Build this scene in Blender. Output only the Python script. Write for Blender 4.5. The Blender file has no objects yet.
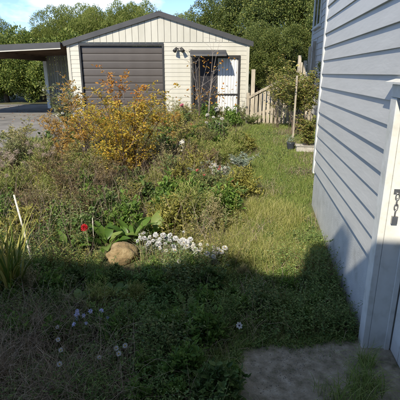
import bpy, math
import numpy as np
from mathutils import Vector, Matrix
R = math.radians

# ------------------------------------------------------------------ camera, sky, sun, exposure
scene = bpy.context.scene
COL = scene.collection
EYE = 2.1
cam = bpy.data.cameras.new('camera'); cam_o = bpy.data.objects.new('camera', cam); COL.objects.link(cam_o)
cam.sensor_width = 36.0; cam.lens = 36.0 * 405 / 400; cam.clip_start = 0.05; cam.clip_end = 2000
cam_o.location = (0, 0, EYE); cam_o.rotation_euler = (R(90) - math.atan(127 / 405), 0, 0)
scene.camera = cam_o

SUN_EL, SUN_AZ = R(38), R(25)          # sun behind the camera, 25 degrees towards -x
sun_dir = Vector((-math.sin(SUN_AZ) * math.cos(SUN_EL), -math.cos(SUN_AZ) * math.cos(SUN_EL), math.sin(SUN_EL)))
world = bpy.data.worlds.new('World'); scene.world = world; world.use_nodes = True
nt = world.node_tree; nt.nodes.clear()
wo = nt.nodes.new('ShaderNodeOutputWorld'); bg = nt.nodes.new('ShaderNodeBackground')
sky = nt.nodes.new('ShaderNodeTexSky'); sky.sky_type = 'NISHITA'; sky.sun_disc = False
sky.sun_elevation = SUN_EL; sky.sun_rotation = math.atan2(sun_dir.x, sun_dir.y)
sky.air_density = 0.4; sky.dust_density = 0.0; sky.ozone_density = 1.5
tc = nt.nodes.new('ShaderNodeTexCoord'); mp = nt.nodes.new('ShaderNodeMapping')
mp.inputs['Scale'].default_value = (1.0, 1.0, 2.6); mp.inputs['Location'].default_value = (-4.35, -4.48, -2.89)
cn = nt.nodes.new('ShaderNodeTexNoise'); cn.inputs['Scale'].default_value = 2.3; cn.inputs['Detail'].default_value = 7; cn.inputs['Roughness'].default_value = 0.55
cr = nt.nodes.new('ShaderNodeValToRGB'); cr.color_ramp.elements[0].position = 0.55; cr.color_ramp.elements[1].position = 0.82
mixc = nt.nodes.new('ShaderNodeMixRGB'); mixc.inputs['Color2'].default_value = (9.5, 9.5, 9.5, 1)
nt.links.new(tc.outputs['Generated'], mp.inputs['Vector']); nt.links.new(mp.outputs['Vector'], cn.inputs['Vector'])
nt.links.new(cn.outputs['Fac'], cr.inputs['Fac']); nt.links.new(cr.outputs['Color'], mixc.inputs['Fac'])
nt.links.new(sky.outputs['Color'], mixc.inputs['Color1']); nt.links.new(mixc.outputs['Color'], bg.inputs['Color'])
bg.inputs['Strength'].default_value = 0.15
nt.links.new(bg.outputs['Background'], wo.inputs['Surface'])

sl = bpy.data.lights.new('sun', 'SUN'); sl.energy = 3.0; sl.angle = R(0.53); sl.color = (1.0, 0.91, 0.74)
so = bpy.data.objects.new('sun', sl); COL.objects.link(so); so.location = sun_dir * 30
so.rotation_euler = sun_dir.to_track_quat('Z', 'Y').to_euler()

vs = scene.view_settings
vs.view_transform = 'Standard'; vs.look = 'None'; vs.exposure = 1.1; vs.gamma = 1.0; vs.use_curve_mapping = False
scene.cycles.max_bounces = 5; scene.cycles.diffuse_bounces = 3; scene.cycles.transparent_max_bounces = 4
scene.cycles.sample_clamp_indirect = 6.0

# ------------------------------------------------------------------ helpers
def rng(s): return np.random.default_rng(s)

def tz(x, y):
    """terrain height: level by the house, rising gently to the garage"""
    t = np.clip((np.asarray(y, float) - 3.6) / 9.0, 0, 1)
    return 0.66 * t + 0.0 * np.asarray(x, float)

class NB:
    """collects numpy geometry; tris and quads"""
    def __init__(s): s.v = []; s.q = []; s.t = []; s.n = 0
    def add(s, V, Q=None, T=None):
        V = np.asarray(V, float).reshape(-1, 3)
        if Q is not None: s.q.append(np.asarray(Q).reshape(-1, 4) + s.n)
        if T is not None: s.t.append(np.asarray(T).reshape(-1, 3) + s.n)
        s.v.append(V); s.n += len(V)
    def box(s, x0, x1, y0, y1, z0, z1):
        V = [(x0,y0,z0),(x1,y0,z0),(x1,y1,z0),(x0,y1,z0),(x0,y0,z1),(x1,y0,z1),(x1,y1,z1),(x0,y1,z1)]
        s.add(V, [(0,3,2,1),(4,5,6,7),(0,1,5,4),(1,2,6,5),(2,3,7,6),(3,0,4,7)]); return s
    def prism(s, pts, axis, a, b):
        """closed 2-D outline extruded along axis x/y/z from a to b"""
        n = len(pts)
        def m(p, t):
            return (t, p[0], p[1]) if axis == 'x' else (p[0], t, p[1]) if axis == 'y' else (p[0], p[1], t)
        V = [m(p, a) for p in pts] + [m(p, b) for p in pts]
        Q = [(i, (i+1) % n, n + (i+1) % n, n + i) for i in range(n)]
        T = []
        for i in range(1, n - 1): T += [(0, i+1, i), (n, n+i, n+i+1)]
        s.add(V, Q, T); return s
    def tube(s, pts, rad, k=5, cap=True):
        pts = [Vector(p) for p in pts]; n = len(pts)
        rad = [rad] * n if not hasattr(rad, '__len__') else rad
        V = []; prev = None
        for i, p in enumerate(pts):
            d = (pts[min(i+1, n-1)] - pts[max(i-1, 0)]).normalized()
            if prev is None: prev = d.orthogonal().normalized()
            u = (prev - d * prev.dot(d))
            u = u.normalized() if u.length > 1e-6 else d.orthogonal().normalized()
            w = d.cross(u); prev = u
            for j in range(k):
                a = 2 * math.pi * j / k
                V.append(p + (u * math.cos(a) + w * math.sin(a)) * rad[i])
        Q = [(i*k + j, i*k + (j+1) % k, (i+1)*k + (j+1) % k, (i+1)*k + j) for i in range(n-1) for j in range(k)]
        T = []
        if cap:
            for j in range(1, k-1): T += [(0, j+1, j), ((n-1)*k, (n-1)*k + j, (n-1)*k + j + 1)]
        s.add([tuple(v) for v in V], Q, T if T else None); return s
    def mesh(s, name, smooth=False):
        me = bpy.data.meshes.new(name)
        V = np.concatenate(s.v) if s.v else np.zeros((0, 3))
        Q = np.concatenate(s.q) if s.q else np.zeros((0, 4), int)
        T = np.concatenate(s.t) if s.t else np.zeros((0, 3), int)
        me.vertices.add(len(V)); me.vertices.foreach_set('co', V.astype(np.float32).ravel())
        loops = np.concatenate([Q.ravel(), T.ravel()]).astype(np.int32)
        me.loops.add(len(loops)); me.loops.foreach_set('vertex_index', loops)
        me.polygons.add(len(Q) + len(T))
        st = np.concatenate([np.arange(len(Q)) * 4, len(Q) * 4 + np.arange(len(T)) * 3]).astype(np.int32)
        me.polygons.foreach_set('loop_start', st)
        me.update(calc_edges=True); me.validate()
        me.polygons.foreach_set('use_smooth', np.full(len(me.polygons), bool(smooth)))
        return me

def link(name, me, mat, parent=None, loc=(0,0,0), rz=0, sc=1.0):
    o = bpy.data.objects.new(name, me); COL.objects.link(o)
    if mat is not None and me is not None and not me.materials:
        for m in (mat if isinstance(mat, (list, tuple)) else [mat]): me.materials.append(m)
    o.parent = parent; o.location = loc; o.rotation_euler = (0, 0, rz)
    o.scale = (sc,)*3 if not hasattr(sc, '__len__') else sc
    return o
def part(name, nb, mat, parent, smooth=False): return link(name, nb.mesh(name, smooth), mat, parent)
def tag(o, label, cat=None, group=None, kind=None):
    o['label'] = label
    if cat: o['category'] = cat
    if group: o['group'] = group
    if kind: o['kind'] = kind
    return o
def thing(name, label, cat, loc=(0,0,0), rz=0, group=None, sc=1.0):
    return tag(link(name, None, None, None, loc, rz, sc), label, cat, group)
def struct(o): o['kind'] = 'structure'; return o
def bevel(o, w=0.004, seg=1):
    m = o.modifiers.new('bevel', 'BEVEL'); m.width = w; m.segments = seg; m.limit_method = 'ANGLE'; return o

# ------------------------------------------------------------------ materials
def newmat(name):
    m = bpy.data.materials.new(name); m.use_nodes = True
    n = m.node_tree; n.nodes.clear(); out = n.nodes.new('ShaderNodeOutputMaterial'); return m, n, out
def rgba(c): return (c[0], c[1], c[2], 1)
def ramp(n, cols):
    r = n.nodes.new('ShaderNodeValToRGB'); e = r.color_ramp.elements
    while len(e) < len(cols): e.new(0.5)
    for i, c in enumerate(cols):
        e[i].position = i / max(1, len(cols) - 1); e[i].color = rgba(c)
    return r
def leafmat(name, cols, trans=0.35, rough=0.5):
    """per-leaf colour from mesh islands, with light passing through the blade"""
    m, n, out = newmat(name)
    g = n.nodes.new('ShaderNodeNewGeometry'); r = ramp(n, cols)
    n.links.new(g.outputs['Random Per Island'], r.inputs['Fac'])
    b = n.nodes.new('ShaderNodeBsdfPrincipled'); b.inputs['Roughness'].default_value = rough
    b.inputs['Specular IOR Level'].default_value = 0.35
    t = n.nodes.new('ShaderNodeBsdfTranslucent'); mx = n.nodes.new('ShaderNodeMixShader'); mx.inputs[0].default_value = trans
    n.links.new(r.outputs['Color'], b.inputs['Base Color']); n.links.new(r.outputs['Color'], t.inputs['Color'])
    n.links.new(b.outputs[0], mx.inputs[1]); n.links.new(t.outputs[0], mx.inputs[2]); n.links.new(mx.outputs[0], out.inputs['Surface'])
    return m
def surf(name, cols, scale=6.0, rough=0.7, bump=0.0, bscale=60.0, stretch=(1,1,1), detail=6, metal=0.0, island=0.0, spec=0.4):
    """solid surface: noise between colours, fine relief"""
    m, n, out = newmat(name)
    tcn = n.nodes.new('ShaderNodeTexCoord'); mpn = n.nodes.new('ShaderNodeMapping'); mpn.inputs['Scale'].default_value = stretch
    n.links.new(tcn.outputs['Object'], mpn.inputs['Vector'])
    no = n.nodes.new('ShaderNodeTexNoise'); no.inputs['Scale'].default_value = scale; no.inputs['Detail'].default_value = detail; no.inputs['Roughness'].default_value = 0.62
    n.links.new(mpn.outputs['Vector'], no.inputs['Vector'])
    mr = n.nodes.new('ShaderNodeMapRange'); mr.inputs['From Min'].default_value = 0.3; mr.inputs['From Max'].default_value = 0.7
    n.links.new(no.outputs['Fac'], mr.inputs['Value'])
    r = ramp(n, cols); n.links.new(mr.outputs['Result'], r.inputs['Fac'])
    b = n.nodes.new('ShaderNodeBsdfPrincipled'); b.inputs['Roughness'].default_value = rough; b.inputs['Metallic'].default_value = metal
    b.inputs['Specular IOR Level'].default_value = spec
    col = r.outputs['Color']
    if island > 0:
        oi = n.nodes.new('ShaderNodeObjectInfo'); hs = n.nodes.new('ShaderNodeHueSaturation')
        m2 = n.nodes.new('ShaderNodeMapRange'); m2.inputs['To Min'].default_value = 1 - island; m2.inputs['To Max'].default_value = 1 + island
        n.links.new(oi.outputs['Random'], m2.inputs['Value']); n.links.new(m2.outputs['Result'], hs.inputs['Value'])
        n.links.new(col, hs.inputs['Color']); col = hs.outputs['Color']
    n.links.new(col, b.inputs['Base Color'])
    if bump > 0:
        n2 = n.nodes.new('ShaderNodeTexNoise'); n2.inputs['Scale'].default_value = bscale; n2.inputs['Detail'].default_value = 4
        n.links.new(mpn.outputs['Vector'], n2.inputs['Vector'])
        bp = n.nodes.new('ShaderNodeBump'); bp.inputs['Strength'].default_value = bump; bp.inputs['Distance'].default_value = 0.01
        n.links.new(n2.outputs['Fac'], bp.inputs['Height']); n.links.new(bp.outputs['Normal'], b.inputs['Normal'])
    n.links.new(b.outputs[0], out.inputs['Surface']); return m

M = {}
M['soil'] = surf('soil', [(0.055,0.044,0.026), (0.109,0.100,0.044), (0.091,0.127,0.040)], 3.0, .95, .8, 40)
M['concrete'] = surf('old_concrete', [(.13,.125,.07), (.25,.22,.155), (.34,.30,.22), (.45,.41,.32)], 14, .95, 1.0, 130, detail=15)
M['grit'] = leafmat('loose_grit', [(.15,.13,.10), (.24,.22,.18), (.38,.36,.32)], .0, .9)
M['drive'] = surf('driveway_concrete', [(.13,.125,.115), (.20,.19,.175), (.27,.26,.24)], 2.0, .9, .5, 60, detail=9)
M['house_paint'] = surf('grey_house_paint', [(.45,.45,.435), (.51,.51,.50), (.54,.54,.53), (.57,.57,.56)], 2.2, .5, .2, 18, (1, .35, 1.6), island=.035)
M['white_paint'] = surf('white_trim_paint', [(.52,.52,.48), (.66,.66,.63), (.71,.71,.69)], 7, .5, .15, 30)
M['footing'] = surf('rendered_footing', [(.33,.33,.31), (.46,.47,.46), (.52,.53,.52), (.58,.59,.58)], 3.2, .9, .45, 75, detail=14)
M['cream'] = surf('cream_garage_paint', [(.45,.435,.37), (.51,.495,.43), (.54,.525,.46)], 2.4, .55, .15, 22, (1, 1, .45), island=.03)
M['roof_dark'] = surf('dark_grey_roofing', [(.045,.046,.05), (.065,.066,.07)], 3, .5, .1, 20)
M['roller'] = surf('dark_brown_roller_steel', [(.075,.065,.06), (.095,.084,.078)], 2, .42, .05, 20, island=.05)
M['frame_dark'] = surf('dark_frame_paint', [(.035,.034,.034), (.05,.05,.05)], 6, .4)
M['sheet_white'] = surf('white_ribbed_sheet', [(.62,.62,.62), (.72,.72,.72)], 5, .45)
M['timber'] = surf('weathered_timber', [(0.260,0.221,0.169), (0.429,0.377,0.299), (0.546,0.494,0.403)], 5, .85, .5, 30, (4, 4, .6), island=.15)
M['timber_dark'] = surf('brown_rafters', [(.10,.065,.04), (.17,.11,.07)], 4, .8, .4, 30, (1, .3, 1), island=.1)
M['screen'] = surf('weathered_screen_slat', [(.24,.23,.20), (.33,.32,.28)], 4, .8, .3, 30, (3,3,.5), island=.2)
M['bark'] = surf('bark', [(.05,.038,.026), (.12,.095,.07)], 8, .95, .8, 40)
M['twig'] = surf('grey_brown_twig', [(.09,.065,.045), (.19,.14,.10)], 12, .85)
M['twig_pale'] = surf('pale_grey_twig', [(.24,.20,.17), (.38,.33,.29)], 12, .85)
M['stalk'] = leafmat('green_stalk', [(0.078,0.117,0.026), (0.169,0.182,0.052), (0.260,0.221,0.091)], .1)
M['rock'] = surf('ochre_stone', [(.10,.085,.045), (.23,.165,.085), (.30,.225,.12), (.40,.32,.19)], 11, .95, 1.0, 45, detail=12)
M['white_stone'] = surf('white_stone', [(.55,.54,.50), (.78,.77,.74)], 9, .8, .5, 30)
M['metal'] = surf('galvanised_metal', [(.28,.28,.28), (.42,.42,.42)], 20, .35, metal=.9)
M['stake'] = surf('bleached_cane', [(.55,.50,.40), (.72,.68,.60)], 10, .7)
M['planter'] = surf('white_planter', [(.36,.34,.30), (.50,.48,.44)], 6, .6)
M['pot_dark'] = surf('dark_glazed_pot', [(.03,.035,.045), (.06,.07,.08)], 6, .3)
# foliage
M['lawn'] = leafmat('lawn_grass', [(0.138,0.218,0.052), (0.218,0.310,0.069), (0.310,0.380,0.103), (0.414,0.414,0.161)], .4)
M['rank'] = leafmat('rank_grass', [(0.193,0.235,0.062), (0.331,0.359,0.097), (0.524,0.497,0.166), (0.620,0.566,0.304)], .4)
M['straw'] = leafmat('dead_straw', [(0.163,0.112,0.090), (0.300,0.225,0.180), (0.450,0.362,0.290)], .25)
M['straw_grey'] = leafmat('grey_dead_grass', [(0.159,0.112,0.071), (0.316,0.233,0.149), (0.540,0.429,0.279)], .2)
M['weed'] = leafmat('weed_leaves', [(0.076,0.143,0.053), (0.155,0.231,0.080), (0.264,0.307,0.117), (0.395,0.374,0.150)], .35)
M['weed_olive'] = leafmat('olive_weed_leaves', [(0.163,0.175,0.056), (0.275,0.275,0.075), (0.413,0.375,0.112), (0.550,0.463,0.188)], .35)
M['weed_dark'] = leafmat('dark_low_weeds', [(0.095,0.176,0.052), (0.189,0.284,0.083), (0.330,0.403,0.129)], .3)
M['bright'] = leafmat('bright_green_leaves', [(0.094,0.203,0.046), (0.172,0.312,0.083), (0.296,0.406,0.133)], .4)
M['broad'] = leafmat('broad_green_leaves', [(0.072,0.144,0.044), (0.132,0.216,0.073)], .35)
M['gold'] = leafmat('golden_leaves', [(.40,.36,.06), (.58,.45,.07), (.66,.48,.07), (.62,.36,.05), (.36,.36,.07)], .45)
M['rust'] = leafmat('rust_leaves', [(.44,.26,.06), (.55,.38,.09), (.52,.30,.06), (.34,.20,.07)], .4)
M['orange'] = leafmat('orange_leaves', [(.48,.22,.05), (.58,.33,.06), (.46,.15,.04)], .4)
M['brown_weed'] = leafmat('brown_seed_leaves', [(.12,.085,.04), (.21,.155,.07), (.31,.24,.11)], .25)
M['seed'] = leafmat('beige_seed_fluff', [(0.420,0.340,0.272), (0.580,0.490,0.392), (0.480,0.380,0.304)], .4)
M['greyleaf'] = leafmat('grey_green_leaves', [(0.166,0.229,0.182), (0.289,0.353,0.282), (0.414,0.478,0.380)], .3)
M['pinkleaf'] = leafmat('dusky_pink_leaves', [(.20,.13,.08), (.28,.19,.11), (.20,.17,.07)], .3)
M['sage'] = leafmat('pale_sage_leaves', [(.15,.18,.06), (.24,.26,.10), (.34,.33,.16)], .35)
M['flax'] = leafmat('strap_leaves', [(0.060,0.100,0.030), (0.120,0.160,0.046), (0.240,0.240,0.086), (0.340,0.290,0.134)], .35, .4)
M['hedge'] = leafmat('hedge_leaves', [(.06,.10,.022), (.13,.19,.04), (.22,.27,.055), (.32,.33,.08)], .3)
M['hedge_tip'] = leafmat('feathery_hedge_tips', [(.10,.15,.03), (.18,.23,.05), (.28,.32,.075), (.36,.36,.11)], .35)
M['tall'] = leafmat('tall_tree_leaves', [(.05,.08,.022), (.11,.155,.038), (.18,.22,.055), (.27,.28,.08)], .25)
M['rose_leaf'] = leafmat('rose_leaves', [(.13,.17,.04), (.22,.26,.065), (.34,.34,.10), (.40,.28,.10)], .35)
M['litter'] = leafmat('fallen_leaves', [(0.250,0.140,0.086), (0.400,0.240,0.134), (0.300,0.200,0.160)], .1)
def petal(name, cols): return leafmat(name, cols, .25, .6)
M['p_white'] = petal('white_petals', [(.58,.58,.54), (.68,.68,.65)])
M['p_cool'] = petal('cool_white_petals', [(.55,.56,.57), (.64,.64,.64)])
M['p_red'] = petal('crimson_petals', [(.40,.008,.015), (.55,.015,.02)])
M['p_red2'] = petal('brick_red_petals', [(.34,.07,.06), (.42,.13,.10)])
M['p_pink'] = petal('pink_petals', [(.68,.25,.32), (.75,.36,.42)])
M['p_blue'] = petal('lilac_petals', [(.50,.52,.80), (.66,.68,.86)])
M['p_yellow'] = petal('pale_yellow_petals', [(.70,.62,.25), (.78,.72,.40)])
M['eye'] = surf('flower_eye', [(.45,.28,.03), (.55,.38,.05)], 30, .8)
M['eye_dark'] = surf('dark_flower_eye', [(.03,.02,.04), (.06,.03,.07)], 30, .8)

def glass():
    m, n, out = newmat('dark_window_glass')
    b = n.nodes.new('ShaderNodeBsdfPrincipled'); b.inputs['Base Color'].default_value = (.03,.03,.035,1)
    b.inputs['Roughness'].default_value = .08; b.inputs['Specular IOR Level'].default_value = .5
    n.links.new(b.outputs[0], out.inputs['Surface']); return m
M['glass'] = glass()

# ------------------------------------------------------------------ ground
def grid_sheet(x0, x1, y0, y1, nx, ny, dz=0.0, amp=0.0, seed=0):
    xs = np.linspace(x0, x1, nx); ys = np.linspace(y0, y1, ny)
    X, Y = np.meshgrid(xs, ys); Z = tz(X, Y) + dz
    if amp: Z = Z + rng(seed).normal(0, amp, Z.shape)
    V = np.stack([X, Y, Z], -1).reshape(-1, 3)
    i = np.arange(ny - 1)[:, None] * nx + np.arange(nx - 1)[None]
    Q = np.stack([i, i + 1, i + 1 + nx, i + nx], -1).reshape(-1, 4)
    nb = NB(); nb.add(V, Q); return nb
def poly_sheet(poly, dz):
    """flat polygon cut into strips in y so that it follows the slope"""
    nb = NB(); ys = np.unique(np.concatenate([[p[1] for p in poly], np.linspace(min(p[1] for p in poly), max(p[1] for p in poly), 24), [3.6, 12.6]]))
    ys = ys[(ys >= min(p[1] for p in poly)) & (ys <= max(p[1] for p in poly))]
    def span(y):
        xs = []
        for i in range(len(poly)):
            (ax, ay), (bx, by) = poly[i], poly[(i + 1) % len(poly)]
            if ay != by and min(ay, by) <= y <= max(ay, by): xs.append(ax + (bx - ax) * (y - ay) / (by - ay))
        return min(xs), max(xs)
    e = 1e-5
    for a, b in zip(ys[:-1], ys[1:]):
        l0, r0 = span(a + e); l1, r1 = span(b - e)
        nb.add([(l0, a, tz(0, a) + dz), (r0, a, tz(0, a) + dz), (r1, b, tz(0, b) + dz), (l1, b, tz(0, b) + dz)], [(0, 1, 2, 3)])
    return nb
gnb = NB()
ys = [-300, -40, -5, 3.6, 5, 7, 9, 11, 12.6, 20, 60, 400]
xs = [-400, -60, -15, -5, 0, 5, 15, 60, 400]
V = [(x, y, float(tz(x, y))) for y in ys for x in xs]
Q = [(j*len(xs)+i, j*len(xs)+i+1, (j+1)*len(xs)+i+1, (j+1)*len(xs)+i) for j in range(len(ys)-1) for i in range(len(xs)-1)]
gnb.add(V, Q)
struct(link('ground', gnb.mesh('ground'), M['soil']))
DRIVE = [(-16, 7.6), (-5.2, 7.9), (-4.2, 8.45), (-3.3, 9.4), (-3.35, 11.5), (-1.0, 12.3), (-1.0, 13.49), (-4.3, 13.5), (-4.3, 19.8), (-16, 19.8)]
struct(link('driveway', poly_sheet(DRIVE, .012).mesh('driveway'), M['drive']))
# worn concrete apron by the basement door, with an uneven broken edge
snb = NB(); r_ = rng(5)
edge = [(.20, 1.2), (.19, 1.7), (.21, 2.05), (.22, 2.3), (.26, 2.5), (.29, 2.68), (.36, 2.745), (.55, 2.77), (.74, 2.75), (.92, 2.80), (1.1, 2.83), (1.30, 2.84), (1.32, 2.75), (1.2, 1.2)]
snb.prism(edge, 'z', -.05, .022)
slab = struct(link('concrete_slab', snb.mesh('concrete_slab'), M['concrete']))

# ------------------------------------------------------------------ the weatherboard house
HA = -math.atan(.1216)
house = thing('weatherboard_house', 'pale grey weatherboard house with a rendered base and a low door', 'house', (.995, 0, 0), HA)
EAVE = 4.9; COVER = .170; B0 = 0.73
FAR = 5.96; D0, D1, HEAD = 1.90, 2.72, 1.945       # door opening along the wall
foot = NB()
foot.box(.0, .5, -2.6, D0 - .10, -.3, B0 + .01); foot.box(.0, .5, D1 + .10, FAR - .02, -.3, B0 + .01)
foot.box(.0, .5, FAR - .021, FAR + .0, -.3, B0 + .008)
footing = part('footing', foot, M['footing'], house)
core = NB()
core.box(.022, 7, -8, D0 - .10, B0 + .005, EAVE); core.box(.022, 7, D1 + .10, FAR - .02, B0 + .005, EAVE)
core.box(.022, 7, D0 - .10, D1 + .10, HEAD + .02, EAVE - .002)
core.box(.23, 7, D0 - .11, D1 + .11, 0, HEAD + .03)
core.box(.97, 7, FAR - .03, 14.4, -.2, EAVE - .004)
wall = part('wall', core, M['house_paint'], house)
def wb_mesh(a, b, name='weatherboard'):
    """one bevel-back board: thick lower edge, thin upper edge"""
    nb = NB(); nb.prism([(.0205, 0.0), (-.026, 0.0), (-.026, .004), (-.004, COVER + .022), (.0205, COVER + .022)], 'y', a, b); return nb.mesh(name)
me_far = wb_mesh(D1 + .123, FAR - .085); me_near = wb_mesh(-2.6, D0 - .123); me_full = wb_mesh(-2.6, FAR - .085)
k = 0
while B0 + k * COVER < EAVE - .16:
    z = B0 + k * COVER
    if z + COVER < HEAD + .06:
        link('weatherboard', me_far, M['house_paint'], wall, (-.002 * (k % 3), 0, z + .0025 * math.sin(k * 2.3))); link('weatherboard', me_near, M['house_paint'], wall, (0, 0, z))
    else: link('weatherboard', me_full, M['house_paint'], wall, (-.002 * (k % 3), 0, z + .0025 * math.sin(k * 2.3)))
    k += 1
me_rear = wb_mesh(FAR + .01, 14.3)
k = 0
while .9 + k * COVER < EAVE - .16:
    link('weatherboard', me_rear, M['house_paint'], wall, (.95, 0, .9 + k * COVER)); k += 1
nb = NB(); nb.box(-.034, .0205, FAR - .084, FAR + .012, B0 - .05, EAVE); nb.box(.0, .12, FAR + .0125, FAR + .034, B0 - .05, EAVE)
bevel(part('corner_board', nb, M['white_paint'], house), .004)
nb = NB(); nb.box(.91, .97, 14.3, 14.4, .6, EAVE - .01); part('corner_board', nb, M['white_paint'], house)
# upper window in the rear wall
w = part('window', NB().box(.885, .93, 12.75, 14.02, 3.42, 3.47).box(.885, .93, 12.75, 14.02, 4.65, 4.7).box(.885, .93, 12.75, 12.83, 3.47, 4.65).box(.885, .93, 13.94, 14.02, 3.47, 4.65).box(.885, .93, 13.35, 13.42, 3.47, 4.65), M['white_paint'], house)
part('sill', NB().box(.84, .931, 12.7, 14.06, 3.37, 3.418), M['white_paint'], w)
part('pane', NB().box(.90, .912, 12.835, 13.345, 3.472, 4.648), M['glass'], w); part('pane', NB().box(.90, .912, 13.425, 13.935, 3.472, 4.648), M['glass'], w)
# door in its recess
da = NB(); da.box(-.046, .0, D1, D1 + .12, -.02, HEAD - .002); arch = bevel(part('architrave', da, M['white_paint'], house), .005, 2)
da = NB(); da.box(-.046, .0, D0 - .12, D0, -.02, HEAD - .002); bevel(part('architrave', da, M['white_paint'], house), .005, 2)
da = NB(); da.box(-.046, .0205, D0 - .125, D1 + .125, HEAD, HEAD + .085); hd = bevel(part('door_head', da, M['white_paint'], house), .005, 2)
da = NB(); da.prism([(-.085, HEAD + .087), (-.085, HEAD + .10), (.0, HEAD + .125), (.0, HEAD + .087)], 'y', D0 - .15, D1 + .15); part('drip_cap', da, M['white_paint'], hd)
jb = NB(); jb.box(.001, .168, D1 - .003, D1 + .045, -.02, HEAD - .03); jamb = part('jamb', jb, M['white_paint'], house)
part('door_stop', NB().box(.118, .150, D1 - .022, D1 - .0035, .0, HEAD - .035), M['white_paint'], jamb)
part('jamb', NB().box(.001, .168, D0 - .045, D0 + .003, -.02, HEAD - .03), M['white_paint'], house)
part('jamb', NB().box(.001, .168, D0 - .045, D1 + .045, HEAD - .029, HEAD - .001), M['white_paint'], house)
door = part('door', NB().box(.170, .205, D0 + .006, D1 - .024, .05, HEAD - .035), M['white_paint'], house)
for i in range(5):
    a = D0 + .012 + i * .157
    link('door_plank', NB().box(.158, .1695, a, a + .150, .055, HEAD - .04).mesh('door_plank'), M['white_paint'], door)
part('threshold', NB().prism([(-.06, -.05), (.24, -.05), (.24, .045), (.02, .035), (-.06, .024)], 'y', D0 - .02, D1 + .02), M['concrete'], house)
# hasp and short chain on the jamb
hs = part('hasp', NB().box(.02, .075, D1 - .009, D1 - .004, 1.30, 1.335), M['metal'], house)
for i, zc in enumerate((1.285, 1.247, 1.209, 1.168)):
    pts = []
    for j in range(11):
        a = 2 * math.pi * j / 10
        u, v_ = math.cos(a) * .012, math.sin(a) * .024
        pts.append((.046 + (u if i % 2 == 0 else u * .35), D1 - .016 + (0 if i % 2 == 0 else u * .5), zc + v_))
    part('chain_link', NB().tube(pts, .0042, 6, False), M['metal'], hs, True)
part('padlock', NB().box(.027, .066, D1 - .027, D1 - .006, 1.085, 1.14), M['metal'], hs)
# roofs and the wing behind the photographer that shades the near garden
rf = NB(); rf.prism([(-.45, EAVE), (-.45, EAVE + .16), (3.4, EAVE + 1.75), (7.45, EAVE + .16), (7.45, EAVE)], 'y', -8.4, 14.8); part('roof', rf, M['roof_dark'], house)
wg = NB(); wg.box(-6.5, -.002, -8.0, -2.72, -.3, EAVE - .006); wing = part('wing_wall', wg, M['house_paint'], house)
wbn = NB(); wbn.prism([(-2.7195, 0), (-2.69, 0), (-2.69, .004), (-2.714, COVER + .02), (-2.7195, COVER + .02)], 'x', -6.5, -.05); mw = wbn.mesh('weatherboard')
k = 0
while B0 + k * COVER < EAVE - .16:
    link('weatherboard', mw, M['house_paint'], wing, (0, 0, B0 + k * COVER)); k += 1
rf = NB(); rf.prism([(-2.27, EAVE - .01), (-2.27, EAVE + .15), (-5.3, EAVE + 1.25), (-8.4, EAVE + .15), (-8.4, EAVE - .01)], 'x', -6.8, 3.0); part('wing_roof', rf, M['roof_dark'], house)
part('added_chimney', NB().box(-2.62, -2.24, -3.3, -2.95, EAVE, EAVE + 1.38), M['footing'], house)  # unseen stack added on the wing to throw a shadow bump onto the house wall

# ------------------------------------------------------------------ garage
GY = 13.5; GZ = .66; GX0, GX1 = -4.14, 1.53; EH = 3.0; APX, APZ = -1.25, 3.84
gar = thing('garage', 'cream gabled garage with dark brown roller door and glazed side entrance', 'garage', (0, GY, GZ))
E_ = EH - GZ; A_ = APZ - GZ
RD0, RD1, RDH = -3.74, -1.19, 2.27
PD0, PD1, PDH = -.22, 1.23, 1.92
c = NB()
c.box(GX0 + .03, RD0, .03, .12, 0, E_); c.box(RD1, PD0, .03, .12, 0, E_); c.box(PD1, GX1 - .03, .03, .12, 0, E_)
c.box(RD0, RD1, .031, .12, RDH, E_); c.box(PD0, PD1, .031, .12, PDH, E_)
c.prism([(GX0 + .03, E_ + .001), (GX1 - .03, E_ + .001), (APX, A_ - .02)], 'y', .03, .12)
c.box(GX0 + .03, GX0 + .12, .121, 6.2, 0, E_); c.box(GX1 - .12, GX1 - .03, .121, 6.2, 0, E_); c.box(GX0 + .03, GX1 - .03, 6.201, 6.3, 0, E_)
gw = part('wall', c, M['cream'], gar)
GC = .128
def hboard(a, b, dy=0):
    nb = NB(); nb.prism([(.0295, .0), (.004, .0), (.002, .004), (.010, GC - .010), (.013, GC - .001), (.0295, GC - .001)], 'x', a, b); return nb.mesh('weatherboard')
spans_low = [(GX0 + .02, RD0 - .06), (RD1 + .06, PD0 - .05), (PD1 + .05, GX1 - .02)]
mlow = [hboard(*s) for s in spans_low]; mmid = [hboard(GX0 + .02, RD0 - .06), hboard(RD1 + .06, GX1 - .02)]; mall = [hboard(GX0 + .02, GX1 - .02)]
k = 0
while k * GC + .05 < E_ - .01:
    z = .05 + k * GC
    ms = mlow if z < PDH + .02 else mmid if z < RDH + .05 else mall
    for me in ms: link('weatherboard', me, M['cream'], gw, (0, 0, z))
    k += 1
ztop = .05 + k * GC
def roofz(x): return E_ + (A_ - E_) * ((x - GX0) / (APX - GX0) if x < APX else (GX1 - x) / (GX1 - APX))
bw = .2; x = GX0 + .04
while x < GX1 - .1:
    x1 = min(x + bw - .012, GX1 - .03); za, zb = roofz(x) - .03, roofz(x1) - .03
    if max(za, zb) > ztop + .02:
        pts = [(x, ztop)] + [(x1, ztop)] + [(x1, max(zb, ztop + .005))] + ([(APX, A_ - .03)] if x < APX < x1 else []) + [(x, max(za, ztop + .005))]
        part('gable_board', NB().prism(pts, 'y', -.006, .0295), M['cream'], gw)
    x += bw
part('corner_trim', NB().box(GX0 - .03, GX0 + .06, -.014, -.0045, 0, E_ + .0), M['cream'], gar)
part('corner_trim', NB().box(GX1 - .07, GX1 + .02, -.014, -.0045, 0, E_ - .0), M['cream'], gar)
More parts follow.
